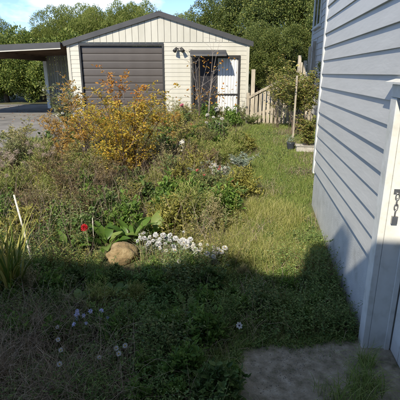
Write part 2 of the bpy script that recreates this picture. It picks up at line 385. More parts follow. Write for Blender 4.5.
# roof: two corrugated slopes, barge boards, ridge cap
def slope(xa, za, xb, zb, ya, yb, th=.04, rib=.19):
    nb = NB(); n = int((yb - ya) / rib * 4); d = Vector((xb - xa, zb - za)).normalized(); nv = Vector((-d.y, d.x)); nv = nv if nv.y > 0 else -nv
    top = []; V = []
    for i in range(n + 1):
        y = ya + (yb - ya) * i / n; h = th + .018 * (1 if i % 4 in (0, 1) else 0)
        for (px, pz) in ((xa, za), (xb, zb)):
            V.append((px, y, pz)); V.append((px + nv.x * h, y, pz + nv.y * h))
    Q = []
    for i in range(n):
        o = 4 * i
        Q += [(o+1, o+3, o+7, o+5), (o, o+4, o+6, o+2), (o, o+1, o+5, o+4), (o+2, o+6, o+7, o+3)]
    Q += [(0, 2, 3, 1), (4*n, 4*n+1, 4*n+3, 4*n+2)]
    nb.add(V, Q); return nb
roof = part('roof', slope(GX0 - .12, E_ - .035, APX, A_ + .0, -.045, 6.5), M['roof_dark'], gar)
part('roof_sheet', slope(GX1 + .12, E_ - .035, APX + .002, A_ + .0, -.045, 6.5), M['roof_dark'], roof)
part('ridge_cap', NB().prism([(APX - .12, A_ + .02), (APX + .12, A_ + .02), (APX, A_ + .066)], 'y', -.08, 6.5), M['roof_dark'], roof)
for xa, s_ in ((GX0 - .13, 1), (GX1 + .13, -1)):
    pts = [(xa, E_ - .12), (APX, A_ - .085), (APX, A_ + .06), (xa, E_ + .03)]
    part('barge_board', NB().prism(pts if s_ > 0 else pts[::-1], 'y', -.075, -.048), M['roof_dark'], roof)
# roller door of narrow curved slats
rd = part('roller_door', NB().box(RD0 - .055, RD0, -.02, .10, 0, RDH + .05).box(RD1, RD1 + .055, -.02, .10, 0, RDH + .05).box(RD0, RD1, -.02, .10, RDH - .02, RDH + .05), M['frame_dark'], gar)
sh = .2235; prof = [(.07, .004)]
for j in range(7):
    a = math.pi * j / 6; prof.append((.060 - .005 * math.sin(a)**.3, .008 + (sh - .016) * j / 6))
prof.append((.07, sh - .004))
ms = NB().prism(prof, 'x', RD0 + .002, RD1 - .002).mesh('slat')
for i in range(10): link('slat', ms, M['roller'], rd, (0, 0, .01 + i * sh))
# glazed entrance: dark frame, a dark pane and a ribbed white leaf
en = part('entrance_door', NB().box(PD0 - .045, PD0 + .02, -.02, .1, 0, PDH + .04).box(PD1 - .02, PD1 + .045, -.02, .1, 0, PDH + .04).box(PD0 + .02, PD1 - .02, -.02, .1, PDH - .03, PDH + .04).box(PD0 + .02, PD1 - .02, .035, .085, .74, .80), M['frame_dark'], gar)
XM = .53
part('stile', NB().box(XM - .03, XM + .03, .03, .09, .02, PDH - .03), M['frame_dark'], en)
part('pane', NB().box(PD0 + .022, XM - .031, .05, .06, .802, PDH - .032), M['glass'], en)
part('pane', NB().box(PD0 + .022, XM - .031, .05, .06, .02, .738), M['glass'], en)
for z0, z1 in ((.02, .738), (.802, PDH - .032)):
    nb = NB(); x = XM + .032; 
    pr = []
    n = 7; wd = (PD1 - .022 - x) / n
    for i in range(n):
        a = x + i * wd; pr += [(a, .056), (a + wd*.15, .036), (a + wd*.6, .036), (a + wd*.75, .056)]
    pr += [(PD1 - .022, .056), (PD1 - .022, .075), (x, .075)]
    nb.prism(pr, 'z', z0, z1); part('ribbed_panel', nb, M['sheet_white'], en)
part('door_handle', NB().box(XM - .012, XM + .012, .0, .029, .95, 1.12), M['metal'], en)
# awning: a shallow curved dark sheet on two arms
aw = NB(); pr = []
for j in range(8):
    a = R(90) * j / 7; pr.append((-.62 * math.sin(a) + .0, 2.13 - .20 * (1 - math.cos(a))))
pr += [(y * .985 + .002, z - .014) for y, z in pr[::-1]]
aw.prism(pr, 'x', -.30, .80); awn = part('awning', aw, M['roof_dark'], gar)
for ax in (-.27, .77): part('bracket', NB().tube([(ax, -.005, 1.93), (ax, -.5, 1.97)], .012, 6), M['frame_dark'], awn)
# security floodlight with two heads
fl = part('floodlight', NB().box(-.70, -.60, -.05, -.003, 2.12, 2.22), M['planter'], gar)
for sx, tx in ((-1, -.74), (1, -.57)):
    h = NB(); h.tube([(-.65 + sx*.02, -.05, 2.17), (tx, -.11, 2.15)], .012, 6)
    h.tube([(tx - sx*.01, -.09, 2.18), (tx + sx * .02, -.15, 2.13), (tx + sx*.045, -.2, 2.085)], [.035, .05, .062], 10)
    part('lamp_head', h, M['frame_dark'], fl, True)
part('junction_box', NB().box(-.36, -.26, -.05, -.003, 2.09, 2.16), M['planter'], gar)
part('pipe', NB().tube([(-.31, -.02, 2.09), (-.30, -.02, 1.4), (-.30, -.02, .3)], .012, 6), M['planter'], gar)

# ------------------------------------------------------------------ carport against the garage
cp = thing('carport', 'open lean-to carport with dark roof and brown rafters beside the garage', 'carport', (0, GY, GZ))
CX0 = -9.4; CZ0 = 2.03; CZ1 = E_ - .10
def cz(x): return CZ0 + (CZ1 - CZ0) * (x - CX0) / (GX0 - .15 - CX0)
crf = part('roof', slope(GX0 - .15, CZ1 + .05, CX0, CZ0 + .05, -.2, 4.5), M['roof_dark'], cp)
part('fascia', NB().prism([(CX0, CZ0 - .08), (GX0 - .15, CZ1 - .06), (GX0 - .15, CZ1 + .09), (CX0, CZ0 + .09)], 'y', -.23, -.203), M['roof_dark'], cp)
part('fascia_edge', NB().prism([(CX0, CZ0 - .115), (GX0 - .15, CZ1 - .095), (GX0 - .15, CZ1 - .062), (CX0, CZ0 - .082)], 'y', -.225, -.19), M['cream'], cp)
for i in range(7):
    y = .1 + i * .70
    part('rafter', NB().prism([(CX0 + .05, CZ0 - .085), (GX0 - .16, CZ1 - .075), (GX0 - .16, CZ1 + .045), (CX0 + .05, CZ0 + .045)], 'y', y, y + .05), M['timber_dark'], cp)
for xx in (-9.2, -6.4): part('beam', NB().box(xx - .045, xx + .045, -.1, 4.45, cz(xx) - .25, cz(xx) - .09), M['timber_dark'], cp)
for (px, py) in ((-9.2, .0), (-9.2, 2.2), (-9.2, 4.3)): part('post', NB().box(px - .05, px + .05, py, py + .1, 0, cz(px) - .25), M['timber'], cp)
part('post', NB().box(-6.47, -6.33, 4.1, 4.22, 0, cz(-6.4) - .25), M['white_paint'], cp)
sc_ = part('screen', NB().box(-6.32, GX0 - .02, 4.2, 4.25, .25, .32).box(-6.32, GX0 - .02, 4.2, 4.25, 1.85, 1.92), M['timber'], cp)
x = -6.31; msl = NB().box(0, .088, 0, .018, 0, 2.12).mesh('screen_slat'); i = 0
while x < GX0 - .12:
    link('screen_slat', msl, M['screen'], sc_, (x, 4.18, .02), 0); x += .105

# ------------------------------------------------------------------ back steps, deck and fence
st = thing('stair_balustrade', 'sloping weathered timber picket handrail climbing to the deck', 'balustrade', (1.46, 12.2, float(tz(0, 12.2))))
def railz(u): return .80 + .52 * u
part('rail', NB().prism([(-.05, railz(-.05) - .03), (1.42, railz(1.42) - .03), (1.42, railz(1.42) + .04), (-.05, railz(-.05) + .04)], 'y', -.045, .045), M['timber'], st)
part('lower_rail', NB().prism([(-.0, .22), (1.42, .62), (1.42, .69), (-.0, .29)], 'y', .011, .05), M['timber'], st)
part('post', NB().box(-.10, -.01, -.04, .05, 0, .92), M['timber'], st); part('post', NB().box(1.37, 1.46, -.04, .05, 0, 1.62), M['timber'], st)
u = .03; i = 0; rr = rng(3)
while u < 1.34:
    t = rr.uniform(-.03, .03)
    part('picket', NB().prism([(u, .03), (u + .085, .03), (u + .085, railz(u + .085) - .032), (u, railz(u) - .032)], 'y', -.012, .010), M['timber'], st); u += .118
dk = thing('timber_deck', 'raised weathered timber deck with upright boards beyond the roses', 'deck', (2.75, 13.0, float(tz(0, 13))))
part('deck_floor', NB().box(.25, 1.2, 0, 2.2, 1.30, 1.38), M['timber'], dk)
for q, (a, top) in enumerate(((.28, 1.75), (.40, 1.8), (.52, 2.2), (.64, 2.35), (.76, 2.46), (.88, 2.5))):
    part('deck_board', NB().box(a, a + .095, -.02, .0, .0, top), M['timber'], dk)
for px in (.24, 1.12): part('post', NB().box(px, px + .09, .002, .09, 0, 1.95), M['timber'], dk)
fp = thing('fence_panel', 'single pale upright board between garage corner and dark trees', 'fence', (1.62, 13.35, .66))
for i in range(1): part('paling', NB().box(i * .13, i * .13 + .12, 0, .02, 0, 1.55), M['timber'], fp)
part('fence_rail', NB().box(.03, .09, .0205, .06, 0, 1.5), M['timber'], fp)

# ------------------------------------------------------------------ vegetation builders
def nrm(v): return v / np.maximum(np.linalg.norm(v, axis=-1, keepdims=True), 1e-9)
def leaves(nb, g, P, D, L, W, roll=.6, fold=.25, droop=.15, shape='oval'):
    """P bases, D directions, L lengths, W widths: folded leaf blades"""
    n = len(P); P = np.asarray(P, float); D = nrm(np.asarray(D, float)); L = np.broadcast_to(L, n)[:, None]; W = np.broadcast_to(W, n)[:, None]
    up = np.tile([0, 0, 1.0], (n, 1)) + g.normal(0, roll, (n, 3))
    S = nrm(np.cross(D, up)); N = np.cross(S, D)
    if shape == 'rhomb':
        V = np.stack([P, P + D*L*.45 + S*W*.5 + N*W*fold, P + D*L - N*L*droop, P + D*L*.45 - S*W*.5 + N*W*fold], 1)
        T = np.array([[0, 2, 1], [0, 3, 2]]); k = 4
        nb.add(V, None, (T[None] + (np.arange(n) * k)[:, None, None]).reshape(-1, 3))
    else:
        V = np.stack([P, P + D*L*.28 + S*W*.42 + N*W*fold, P + D*L*.68 + S*W*.40 + N*(W*fold*.7 - L*droop*.4),
                      P + D*L - N*L*droop, P + D*L*.68 - S*W*.40 + N*(W*fold*.7 - L*droop*.4), P + D*L*.28 - S*W*.42 + N*W*fold], 1)
        Q = np.array([[0, 3, 2, 1], [0, 5, 4, 3]]); k = 6
        nb.add(V, (Q[None] + (np.arange(n) * k)[:, None, None]).reshape(-1, 4))
def blades(nb, g, P, H, W, lean, kink=.5, seg=3):
    """grass blades: tapered ribbons that arch over"""
    n = len(P); H = np.broadcast_to(H, n); W = np.broadcast_to(W, n)
    az = g.uniform(0, 2*np.pi, n); le = np.abs(g.normal(0, lean, n)) + .05
    dirh = np.stack([np.cos(az), np.sin(az), np.zeros(n)], 1); side = np.stack([-np.sin(az), np.cos(az), np.zeros(n)], 1)
    tw = g.uniform(0, np.pi, n)[:, None]; side = side * np.cos(tw) + dirh * np.sin(tw)
    rows = []
    for j in range(seg + 1):
        t = j / seg; bend = le * (t + kink * t * t * 1.4)
        c = P + dirh * (np.sin(np.minimum(bend, 2.2)) * H * t)[:, None] + np.array([0, 0, 1.0]) * (np.cos(np.minimum(bend, 2.2)) * H * t)[:, None]
        if j < seg:
            w = (W * .5 * (1 - .55 * t))[:, None]; rows += [c - side * w, c + side * w]
        else: rows.append(c)
    V = np.stack(rows, 1); k = 2 * seg + 1; off = (np.arange(n) * k)[:, None, None]
    Q = np.array([[2*j, 2*j+1, 2*j+3, 2*j+2] for j in range(seg - 1)]).reshape(-1, 4); T = np.array([[2*seg-2, 2*seg-1, 2*seg]])
    nb.add(V, (Q[None] + off).reshape(-1, 4) if len(Q) else None, (T[None] + off).reshape(-1, 3))
def stems(nb, A, B, C, r0, r1, k=3):
    """thin three-sided stems along quadratic curves A-B-C"""
    n = len(A); rows = []
    d = nrm(C - A); u = nrm(np.cross(d, np.tile([.3, .9, .2], (n, 1)))); w = np.cross(d, u)
    for j in range(k + 1):
        t = j / k; c = A * (1-t)**2 + 2*B*t*(1-t) + C*t*t; r = (r0 + (r1 - r0) * t); r = np.broadcast_to(r, n)[:, None]
        for a in (0, 2.094, 4.189): rows.append(c + (u * math.cos(a) + w * math.sin(a)) * r)
    V = np.stack(rows, 1); kk = 3 * (k + 1); Q = []
    for j in range(k):
        for i in range(3): Q.append([3*j + i, 3*j + (i+1) % 3, 3*j + 3 + (i+1) % 3, 3*j + 3 + i])
    nb.add(V, (np.array(Q)[None] + (np.arange(n) * kk)[:, None, None]).reshape(-1, 4))
def bez(A, B, C, t): return A*(1-t)**2 + 2*B*t*(1-t) + C*t*t
def weeds(g, P, h, nl, L, W, lean=.25, stem_r=.002, roll=.6, shape='oval', up=.35, low=.15, whorl=False):
    """leafy stems standing on points P; returns stem and leaf geometry"""
    n = len(P); H = h * g.uniform(.55, 1.2, n)
    az = g.uniform(0, 2*np.pi, n); ln = np.abs(g.normal(0, lean, n))
    tip = P + np.stack([np.cos(az)*ln*H, np.sin(az)*ln*H, H], 1); mid = P + np.stack([np.cos(az)*ln*H*.25, np.sin(az)*ln*H*.25, H*.55], 1)
    sn = NB(); stems(sn, P, mid, tip, stem_r, stem_r*.45)
    ln_ = NB(); j = np.arange(nl)
    t = low + (1 - low) * (j[None] + g.uniform(0, 1, (n, nl))) / nl
    base = bez(P[:, None], mid[:, None], tip[:, None], t[..., None])
    a2 = g.uniform(0, 6.28, n)[:, None] + j[None] * 2.4 + g.normal(0, .3, (n, nl))
    D = np.stack([np.cos(a2), np.sin(a2), g.normal(up, .35, (n, nl))], -1)
    s = (1.15 - .6 * t) * g.uniform(.6, 1.25, (n, nl))
    leaves(ln_, g, base.reshape(-1, 3), D.reshape(-1, 3), (L * s).ravel(), (W * s).ravel(), roll, shape=shape)
    return sn, ln_, tip
def poly_pts(g, poly, n, amp=0.0):
    P = np.array(poly, float); lo, hi = P.min(0), P.max(0); out = []
    tot = 0
    while tot < n:
        q = g.uniform(lo, hi, (n * 3, 2)); ins = np.zeros(len(q), bool); j = len(P) - 1
        for i in range(len(P)):
            c = ((P[i, 1] > q[:, 1]) != (P[j, 1] > q[:, 1])) & (q[:, 0] < (P[j, 0] - P[i, 0]) * (q[:, 1] - P[i, 1]) / (P[j, 1] - P[i, 1] + 1e-12) + P[i, 0])
            ins ^= c; j = i
        out.append(q[ins]); tot += ins.sum()
    q = np.concatenate(out)[:n]
    return np.column_stack([q, tz(q[:, 0], q[:, 1])])
def patch(q, f, s):
    """smooth value noise 0..1 for clumping"""
    x, y = q[:, 0] * f + s, q[:, 1] * f + s * 1.7
    return .5 + .25 * (np.sin(x * 1.3 + 1.1 * np.sin(y * .9)) + np.sin(y * 1.7 + 1.3 * np.sin(x * 1.1 + 2)))
def stuffobj(name, nb, mat, label): return tag(link(name, nb.mesh(name), mat), label, kind='stuff')

def shrub(seed, h, n, spread, sub, nleaf, L, W, r=.012, up=.3, shape='oval', twig_len=.35, low=.25, roll=.8, flat=1.0):
    """branching shrub: main stems, side branches, twigs with leaves"""
    g = rng(seed); wood = NB(); lf = NB(); tips = []
    A = np.column_stack([g.normal(0, .05, n) * h, g.normal(0, .05, n) * h, np.zeros(n)])
    az = np.arange(n) * 2.4 + g.uniform(0, 1, n); sp = spread * g.uniform(.35, 1.1, n)
    H = h * g.uniform(.65, 1.02, n)
    C = A + np.column_stack([np.cos(az)*sp, np.sin(az)*sp*flat, H]); B = A + np.column_stack([np.cos(az)*sp*.25, np.sin(az)*sp*.25*flat, H*.6])
    stems(wood, A, B, C, r, r*.3, 5)
    m = n * sub; idx = np.repeat(np.arange(n), sub); t = g.uniform(low, 1, m)[:, None]
    a = bez(A[idx], B[idx], C[idx], t); az2 = g.uniform(0, 6.28, m); ll = twig_len * h * g.uniform(.4, 1.1, m) * (1.15 - .5 * t[:, 0])
    d = np.column_stack([np.cos(az2), np.sin(az2)*flat, g.uniform(.1, 1.1, m)]); d = nrm(d)
    c = a + d * ll[:, None]; b = a + d * ll[:, None] * .5 + np.column_stack([np.zeros(m), np.zeros(m), ll * .08])
    stems(wood, a, b, c, r*.3, r*.12, 3)
    if nleaf:
        k = nleaf; tt = g.uniform(.12, 1.02, (m, k))[..., None]
        P = bez(a[:, None], b[:, None], c[:, None], tt).reshape(-1, 3) + g.normal(0, .012 * h, (m*k, 3))
        az3 = g.uniform(0, 6.28, m*k); D = np.column_stack([np.cos(az3), np.sin(az3), g.normal(up, .5, m*k)])
        s = g.uniform(.55, 1.25, m*k); leaves(lf, g, P, D, L*s, W*s, roll, shape=shape)
    return wood, lf, c
def crown(seed, rx, rz, zc, nl, nleaf, L, W, mode='round', lobe=.42):
    """tree crown as leaf sprays on many uneven lobes, plus limbs reaching into them"""
    g = rng(seed); lf = NB(); wood = NB()
    d = nrm(g.normal(0, 1, (nl, 3))); rad = g.uniform(.25, .85, nl)[:, None]
    cen = d * rad * np.array([rx, rx, rz]) + np.array([0, 0, zc])
    cen[:, 2] = np.maximum(cen[:, 2], .25)
    lr = lobe * rx * g.uniform(.55, 1.15, nl)
    wgt = lr**2 / (lr**2).sum(); li = g.choice(nl, nleaf, p=wgt)
    dd = nrm(g.normal(0, 1, (nleaf, 3))); rr = g.uniform(.35, 1.0, nleaf)**.4
    bump = 1 + .22 * np.sin(dd[:, 0]*9 + li) * np.sin(dd[:, 1]*8 + li*2) * np.sin(dd[:, 2]*9 + 3*li)
    st = np.array([1, 1, 1.25 if mode == 'spire' else 1.0])
    P = cen[li] + dd * (lr[li] * rr * bump)[:, None] * st
    if mode == 'spire':
        taper = np.clip(1.15 - (P[:, 2] - cen[li][:, 2]) / (lr[li] * 2.0), .3, 1); P[:, :2] = cen[li][:, :2] + (P[:, :2] - cen[li][:, :2]) * taper[:, None]
        D = dd * .6 + np.array([0, 0, 1.0]) + g.normal(0, .3, (nleaf, 3))
    else: D = dd + np.array([0, 0, .15]) + g.normal(0, .55, (nleaf, 3))
    keep = P[:, 2] > .05; P, D = P[keep], D[keep]
    s = g.uniform(.6, 1.3, len(P)); leaves(lf, g, P, D, L*s, W*s, .9, .2, .1, 'rhomb')
    top = zc + rz * .3
    wood.tube([(0, 0, -.1), (.05, .02, zc*.4), (-.04, .05, zc*.9), (0, 0, top)], [rx*.10, rx*.075, rx*.05, rx*.02], 7)
    for i in range(min(nl, 14)):
        zb = g.uniform(.25, .8) * zc; a = np.array([0, 0, zb]); c = cen[i]
        wood.tube([tuple(a), tuple((a + c)/2 + np.array([0, 0, .1*rx])), tuple(c)], [rx*.035, rx*.022, rx*.008], 5, False)
    return wood, lf
def tree(name, label, cat, loc, meshes, mat, rz, sc, group=None):
    t = thing(name, label, cat, loc, rz, group, sc)
    link('trunk', meshes[0], M['bark'], t); link('crown', meshes[1], mat, t); return t

# loose grit on the apron
gv = NB(); gg = rng(6); q = poly_pts(gg, [(.20, 1.9), (1.2, 1.9), (1.32, 2.84), (.32, 2.72)], 3000); q = q[patch(q, 5.5, 3) + gg.normal(0, .12, len(q)) > .58]; q[:, 2] = .022
sz = .0035 + .006 * gg.uniform(0, 1, len(q))**3
tet = np.array([(1, 0, -.2), (-.5, .87, -.2), (-.5, -.87, -.2), (.1, 0, .75)])
rot = gg.uniform(0, 6.28, len(q)); ca, sa = np.cos(rot), np.sin(rot)
tv = tet[None] * sz[:, None, None]; tx = tv[..., 0]*ca[:, None] - tv[..., 1]*sa[:, None]; ty = tv[..., 0]*sa[:, None] + tv[..., 1]*ca[:, None]
gv.add(np.stack([tx, ty, tv[..., 2]], -1) + q[:, None], None, (np.array([(0, 1, 3), (1, 2, 3), (2, 0, 3)])[None] + (np.arange(len(q))*4)[:, None, None]).reshape(-1, 3))
tag(link('grit', gv.mesh('grit'), M['grit']), 'loose grit scattered over the worn concrete apron', kind='stuff')
# ------------------------------------------------------------------ background trees
def cmesh(*a, **k):
    w_, l_ = crown(*a, **k); return w_.mesh('trunk', True), l_.mesh('crown')
H1 = cmesh(11, 1.7, 2.6, 2.8, 80, 90000, .085, .026, 'spire', .32)
H2 = cmesh(12, 1.6, 2.5, 2.7, 74, 84000, .085, .026, 'spire', .34)
BU = cmesh(13, 1.45, 1.35, 1.2, 46, 34000, .09, .045, 'round', .36)
T1 = cmesh(14, 2.7, 3.6, 4.2, 60, 60000, .10, .055, 'round', .30)
T2 = cmesh(15, 2.4, 3.3, 3.9, 54, 56000, .10, .055, 'round', .32)
HX = [(-13.4, 24.6, .86, 0, 'second from the sky gap'), (-11.4, 24.2, .83, 1, ''), (-9.6, 24.8, .74, 0, ''), (-7.8, 24.4, .92, 1, ''), (-6.0, 24.9, .95, 0, ''), (-4.2, 24.3, .95, 1, ''), (-2.5, 24.8, .93, 0, ''), (-.9, 24.3, .85, 1, ''), (-8.7, 26.0, .80, 0, ''), (-6.9, 26.2, .98, 1, ''), (-5.1, 26.1, 1.02, 0, ''), (-3.3, 26.3, 1.0, 1, '')]
hl = ['feathery hedge conifer standing farthest beyond the carport end', 'feathery hedge conifer rising just before the dip in the hedge top', 'shortest feathery hedge conifer, in the dip above the carport roof',
      'feathery hedge conifer above the carport roof where it meets the garage', 'feathery hedge conifer peeking over the lower end of the garage roof', 'feathery hedge conifer above the roller door side of the roof',
      'feathery hedge conifer behind the garage roof just before its ridge', 'feathery hedge conifer hidden behind the ridge of the garage', 'rear row hedge conifer glimpsed in the dip of the hedge', 'rear row hedge conifer above the carport and garage joint', 'rear row hedge conifer above the garage eave', 'rear row hedge conifer before the ridge']
for i, (x, y, s, m, _) in enumerate(HX):
    tree('hedge_conifer', hl[i], 'tree', (x, y, .6), (H1, H2)[m], M['hedge_tip'], i * 1.3, (s*1.25, s*1.25, s*1.05), 'hedge trees behind the garage')
bl = ['dense sunlit hedge bush framed by carport posts, the outermost', 'dense sunlit hedge bush in the middle of the carport opening', 'dense sunlit hedge bush beside the white carport post', 'dense hedge bush behind the slatted carport screen', 'taller hedge bush in the second row under the carport roof', 'taller hedge bush in the second row behind the white carport post']
for i, (x, y, s) in enumerate(((-11.8, 22.0, 1.2), (-10.0, 21.6, 1.15), (-8.2, 22.0, 1.2), (-6.2, 22.2, 1.15), (-9.1, 23.0, 1.45), (-7.2, 23.2, 1.4))):
    tree('hedge_bush', bl[i], 'bush', (x, y, .6), BU, M['hedge'], i * 1.9, (s, s, s*1.02), 'bushes behind the carport')
tl = ['dark leafy tree rising over the garage roof slope', 'tall dark leafy tree above the awning end of the garage', 'tallest dark tree between garage and house', 'dark leafy tree directly behind the timber deck',
      'dark leafy tree filling the gap beside the house corner', 'low dark tree behind the picket handrail', 'low dark tree behind the narrow fence panel']
for i, (x, y, s, m, sz) in enumerate(((.9, 23.5, .80, 0, .80), (2.9, 22.6, .9, 1, .98), (4.6, 21.6, 1.0, 0, 1.05), (6.6, 21.0, 1.05, 1, 1.1), (6.2, 18.6, .8, 0, .95), (3.9, 18.6, .55, 1, .52), (2.6, 19.0, .52, 0, .50))):
    tree('leafy_tree', tl[i], 'tree', (x, y, .6), (T1, T2)[m], M['tall'], i * 2.1, (s, s, sz), 'tall trees behind garage and deck')
YT = cmesh(16, 1.15, .9, 4.75, 26, 9000, .09, .05, 'round', .36)  # unseen trees added behind the camera to roughen the wing's straight shadow edge
for i, (x, y, s, lab) in enumerate(((-5.2, -1.3, .80, 'small unseen tree added behind the photographer to break the shadow edge, farther from the house'), (-2.0, -1.6, .82, 'small unseen tree added behind the photographer to break the shadow edge, nearer the house'))):
    tree('added_shade_tree', lab, 'tree', (x, y, 0), YT, M['tall'], i * 2.0, s, 'small unseen trees added to shade the near bed')
# ------------------------------------------------------------------ lawn and rough grass
g = rng(21)
LAWN = [(.35, 3.0), (1.30, 3.0), (1.68, 5.95), (2.55, 6.0), (3.3, 12.0), (3.2, 14.0), (1.65, 14.6), (1.6, 13.2), (.9, 13.2), (.85, 10), (.6, 8), (.45, 6.2), (.45, 4.6)]
nb = NB()
for lo, hi, n, w_ in ((3.0, 5.0, 15000, .0042), (5.0, 8.0, 26000, .005), (8.0, 14.6, 30000, .0075)):
    q = poly_pts(g, [p for p in LAWN], n * 4); q = q[(q[:, 1] >= lo) & (q[:, 1] < hi)][:n]
    hh = .035 + .085 * patch(q, 2.2, 3) * g.uniform(.4, 1.3, len(q)); blades(nb, g, q, hh, w_ * g.uniform(.7, 1.4, len(q)), .55)
stuffobj('grass', nb, M['lawn'], 'rough sunlit green lawn grass sloping up beside the house')
nb = NB(); q = poly_pts(g, [(-.4, 3.9), (1.4, 3.9), (1.55, 4.9), (1.2, 6.4), (.6, 6.6), (-.3, 5.6)], 15000); q = q[patch(q, 3.1, 8) > .32]
blades(nb, g, q, .10 + .20 * patch(q, 2.6, 1) * g.uniform(.4, 1.2, len(q)), .0042, .6, .8); stuffobj('rank_grass', nb, M['rank'], 'long yellowing rank grass spilling from bed onto lawn')
q = poly_pts(g, LAWN, 3600); q = q[patch(q, 2.1, 27) > .55]; s_, l_, _t = weeds(g, q, .07, 7, .035, .024, .6); stuffobj('lawn_weeds', l_, M['weed'], 'flat leafy weeds patching the lawn')
nb = NB(); q = poly_pts(g, LAWN, 9000); q = q[patch(q, 3.0, 33) > .58]; blades(nb, g, q, .08 + .16 * g.uniform(.2, 1, len(q)), .005, .7, .8); stuffobj('dry_grass', nb, M['straw'], 'dry straw coloured grass in the lawn')
# ------------------------------------------------------------------ the garden bed: ground cover nobody could count
BED_MID = [(-2.6, 4.0), (.9, 4.0), (1.0, 4.6), (.9, 6.2), (1.0, 8), (1.2, 10), (1.1, 13.0), (-.9, 13.0), (-1.2, 12.1), (-3.2, 11.2), (-3.1, 9.4), (-4.0, 8.3), (-6.5, 7.6), (-4.4, 5.6)]
BED_NEAR = [(-3.2, 1.7), (.19, 1.7), (.25, 2.3), (.31, 2.66), (.6, 2.79), (1.31, 2.84), (1.35, 3.2), (1.42, 4.0), (.6, 4.3), (-2.6, 4.4)]
g = rng(31)
def near(n):
    q = poly_pts(g, BED_NEAR, n)
    for cx, cy, cr_ in ((-.89, 4.16, .235), (-1.13, 4.45, .22), (-1.5, 4.42, .2), (-.4, 4.35, .2), (-.1, 4.2, .2), (-1.37, 4.3, .15), (-.8, 3.45, .12), (-1.12, 3.3, .12), (-.12, 3.25, .12)):
        q = q[(q[:, 0] - cx)**2 + (q[:, 1] - cy)**2 > cr_**2]
    return q
def bed(n):
    """points in the sunny bed, its lawn side ragged"""
    q = poly_pts(g, BED_MID, n); ex = np.interp(q[:, 1], [4, 4.6, 6.2, 8, 10, 13], [.45, .5, .45, .55, .75, .85])
    q = q[q[:, 0] < ex + .75 * (patch(q, 2.7, 3) - .5) + g.normal(0, .10, len(q))]
    for cx, cy, cr_ in ((-.9, 4.22, .25), (-1.13, 4.45, .22), (-.86, 4.66, .22), (-.58, 4.7, .22), (-1.5, 4.42, .2), (-.4, 4.35, .2), (-.1, 4.2, .2), (-1.37, 4.35, .15)):
        q = q[(q[:, 0] - cx)**2 + (q[:, 1] - cy)**2 > cr_**2]
    return q
nb_s, nb_l = NB(), NB()
q = bed(5200); q = q[patch(q, 1.9, 4) > .30]
s_, l_, _t = weeds(g, q, .14 + .40 * patch(q, 2.3, 21)**2, 17, .042, .015, .35, up=.6); stuffobj('weeds', l_, M['weed_olive'], 'olive green weeds filling the sunny middle of the bed'); stuffobj('weed_stalks', s_, M['stalk'], 'thin green weed stalks in the sunny bed')
q = bed(5000); q = q[patch(q, 1.5, 9) > .42]
s_, l_, _t = weeds(g, q, .12 + .40 * patch(q, 2.9, 31)**2, 14, .052, .026, .4); stuffobj('weeds', l_, M['weed'], 'darker green leafy weeds low in the sunny bed')
nb = NB(); q = bed(16000); q = q[patch(q, 1.7, 14) > .42]
blades(nb, g, q, .14 + .30 * patch(q, 1.4, 2) * g.uniform(.4, 1.2, len(q)), .005, .45, .7); stuffobj('rank_grass', nb, M['rank'], 'long yellow-green grass growing through the sunny bed')
nb = NB(); q = bed(9500); q = q[patch(q, 1.2, 17) > .42]
blades(nb, g, q, .25 + .5 * g.uniform(.2, 1.1, len(q)), .0045, .4, .5); stuffobj('dead_stalks', nb, M['straw'], 'straw coloured dead stalks standing among the sunny weeds')
q = near(6000)
s_, l_, _t = weeds(g, q, .07 + .28 * patch(q, 3.4, 12)**2, 12, .032, .016, .5); stuffobj('weeds', l_, M['weed_dark'], 'low dark green weeds carpeting the shaded foreground'); stuffobj('weed_stalks', s_, M['stalk'], 'thin weed stalks in the shaded foreground')
nb = NB(); q = near(30000); q = q[patch(q, 2.3, 5) > .30]
blades(nb, g, q, .06 + .13 * patch(q, 2.0, 6) * g.uniform(.4, 1.3, len(q)), .0034, .7, .7, 4); stuffobj('grass', nb, M['lawn'], 'shaded green grass between foreground weeds')
nb = NB(); q = poly_pts(g, [(-2.6, 1.8), (-.35, 1.8), (-.55, 2.9), (-1.0, 3.3), (-2.6, 3.3)], 5200)
blades(nb, g, q, .16 + .24 * g.uniform(.3, 1.2, len(q)), .0032, 1.0, .9, 5); stuffobj('dead_grass', nb, M['straw_grey'], 'tangled grey dead grass lying in the shaded corner of the bed')
nb = NB(); q = near(3800); q = q[patch(q, 2.9, 11) > .55]
blades(nb, g, q, .12 + .2 * g.uniform(.3, 1.2, len(q)), .003, 1.1, .8, 4); stuffobj('dead_grass', nb, M['straw_grey'], 'scattered grey dead grass stems in the shaded foreground')
nb = NB(); q = poly_pts(g, DRIVE, 900); q = q[(patch(q, 1.1, 3) > .55) | (g.uniform(0, 1, len(q)) < .15)]; q[:, 2] += .018
leaves(nb, g, q, np.column_stack([g.normal(0, 1, (len(q), 2)), g.normal(0.1, .1, len(q))]), .07, .05, .3); stuffobj('fallen_leaves', nb, M['litter'], 'orange fallen leaves lying on the concrete driveway')
nb = NB(); q = poly_pts(g, [(-5.4, 9.6), (-3.7, 9.4), (-3.5, 10.2), (-5.2, 10.6)], 2600); q = q[patch(q, 2.6, 6) > .5]
blades(nb, g, q, .05 + .06 * g.uniform(0, 1, len(q)), .009, .6); stuffobj('grass', nb, M['lawn'], 'grass patch growing in a crack of the driveway')
ed_ = np.array(edge[:12]); sg = g.integers(0, 11, 2600); tt = g.uniform(0, 1, (2600, 1)); q = ed_[sg] * (1 - tt) + ed_[sg + 1] * tt + g.normal(0, .03, (2600, 2)); q = np.column_stack([q, np.full(2600, .012)]); q = q[patch(q, 6.0, 4) > .35]
nb = NB(); blades(nb, g, q, .03 + .09 * g.uniform(0, 1, len(q))**1.5, .0035, .9, .8, 4); stuffobj('edge_grass', nb, M['lawn'], 'grass creeping over the broken edge of the concrete apron')
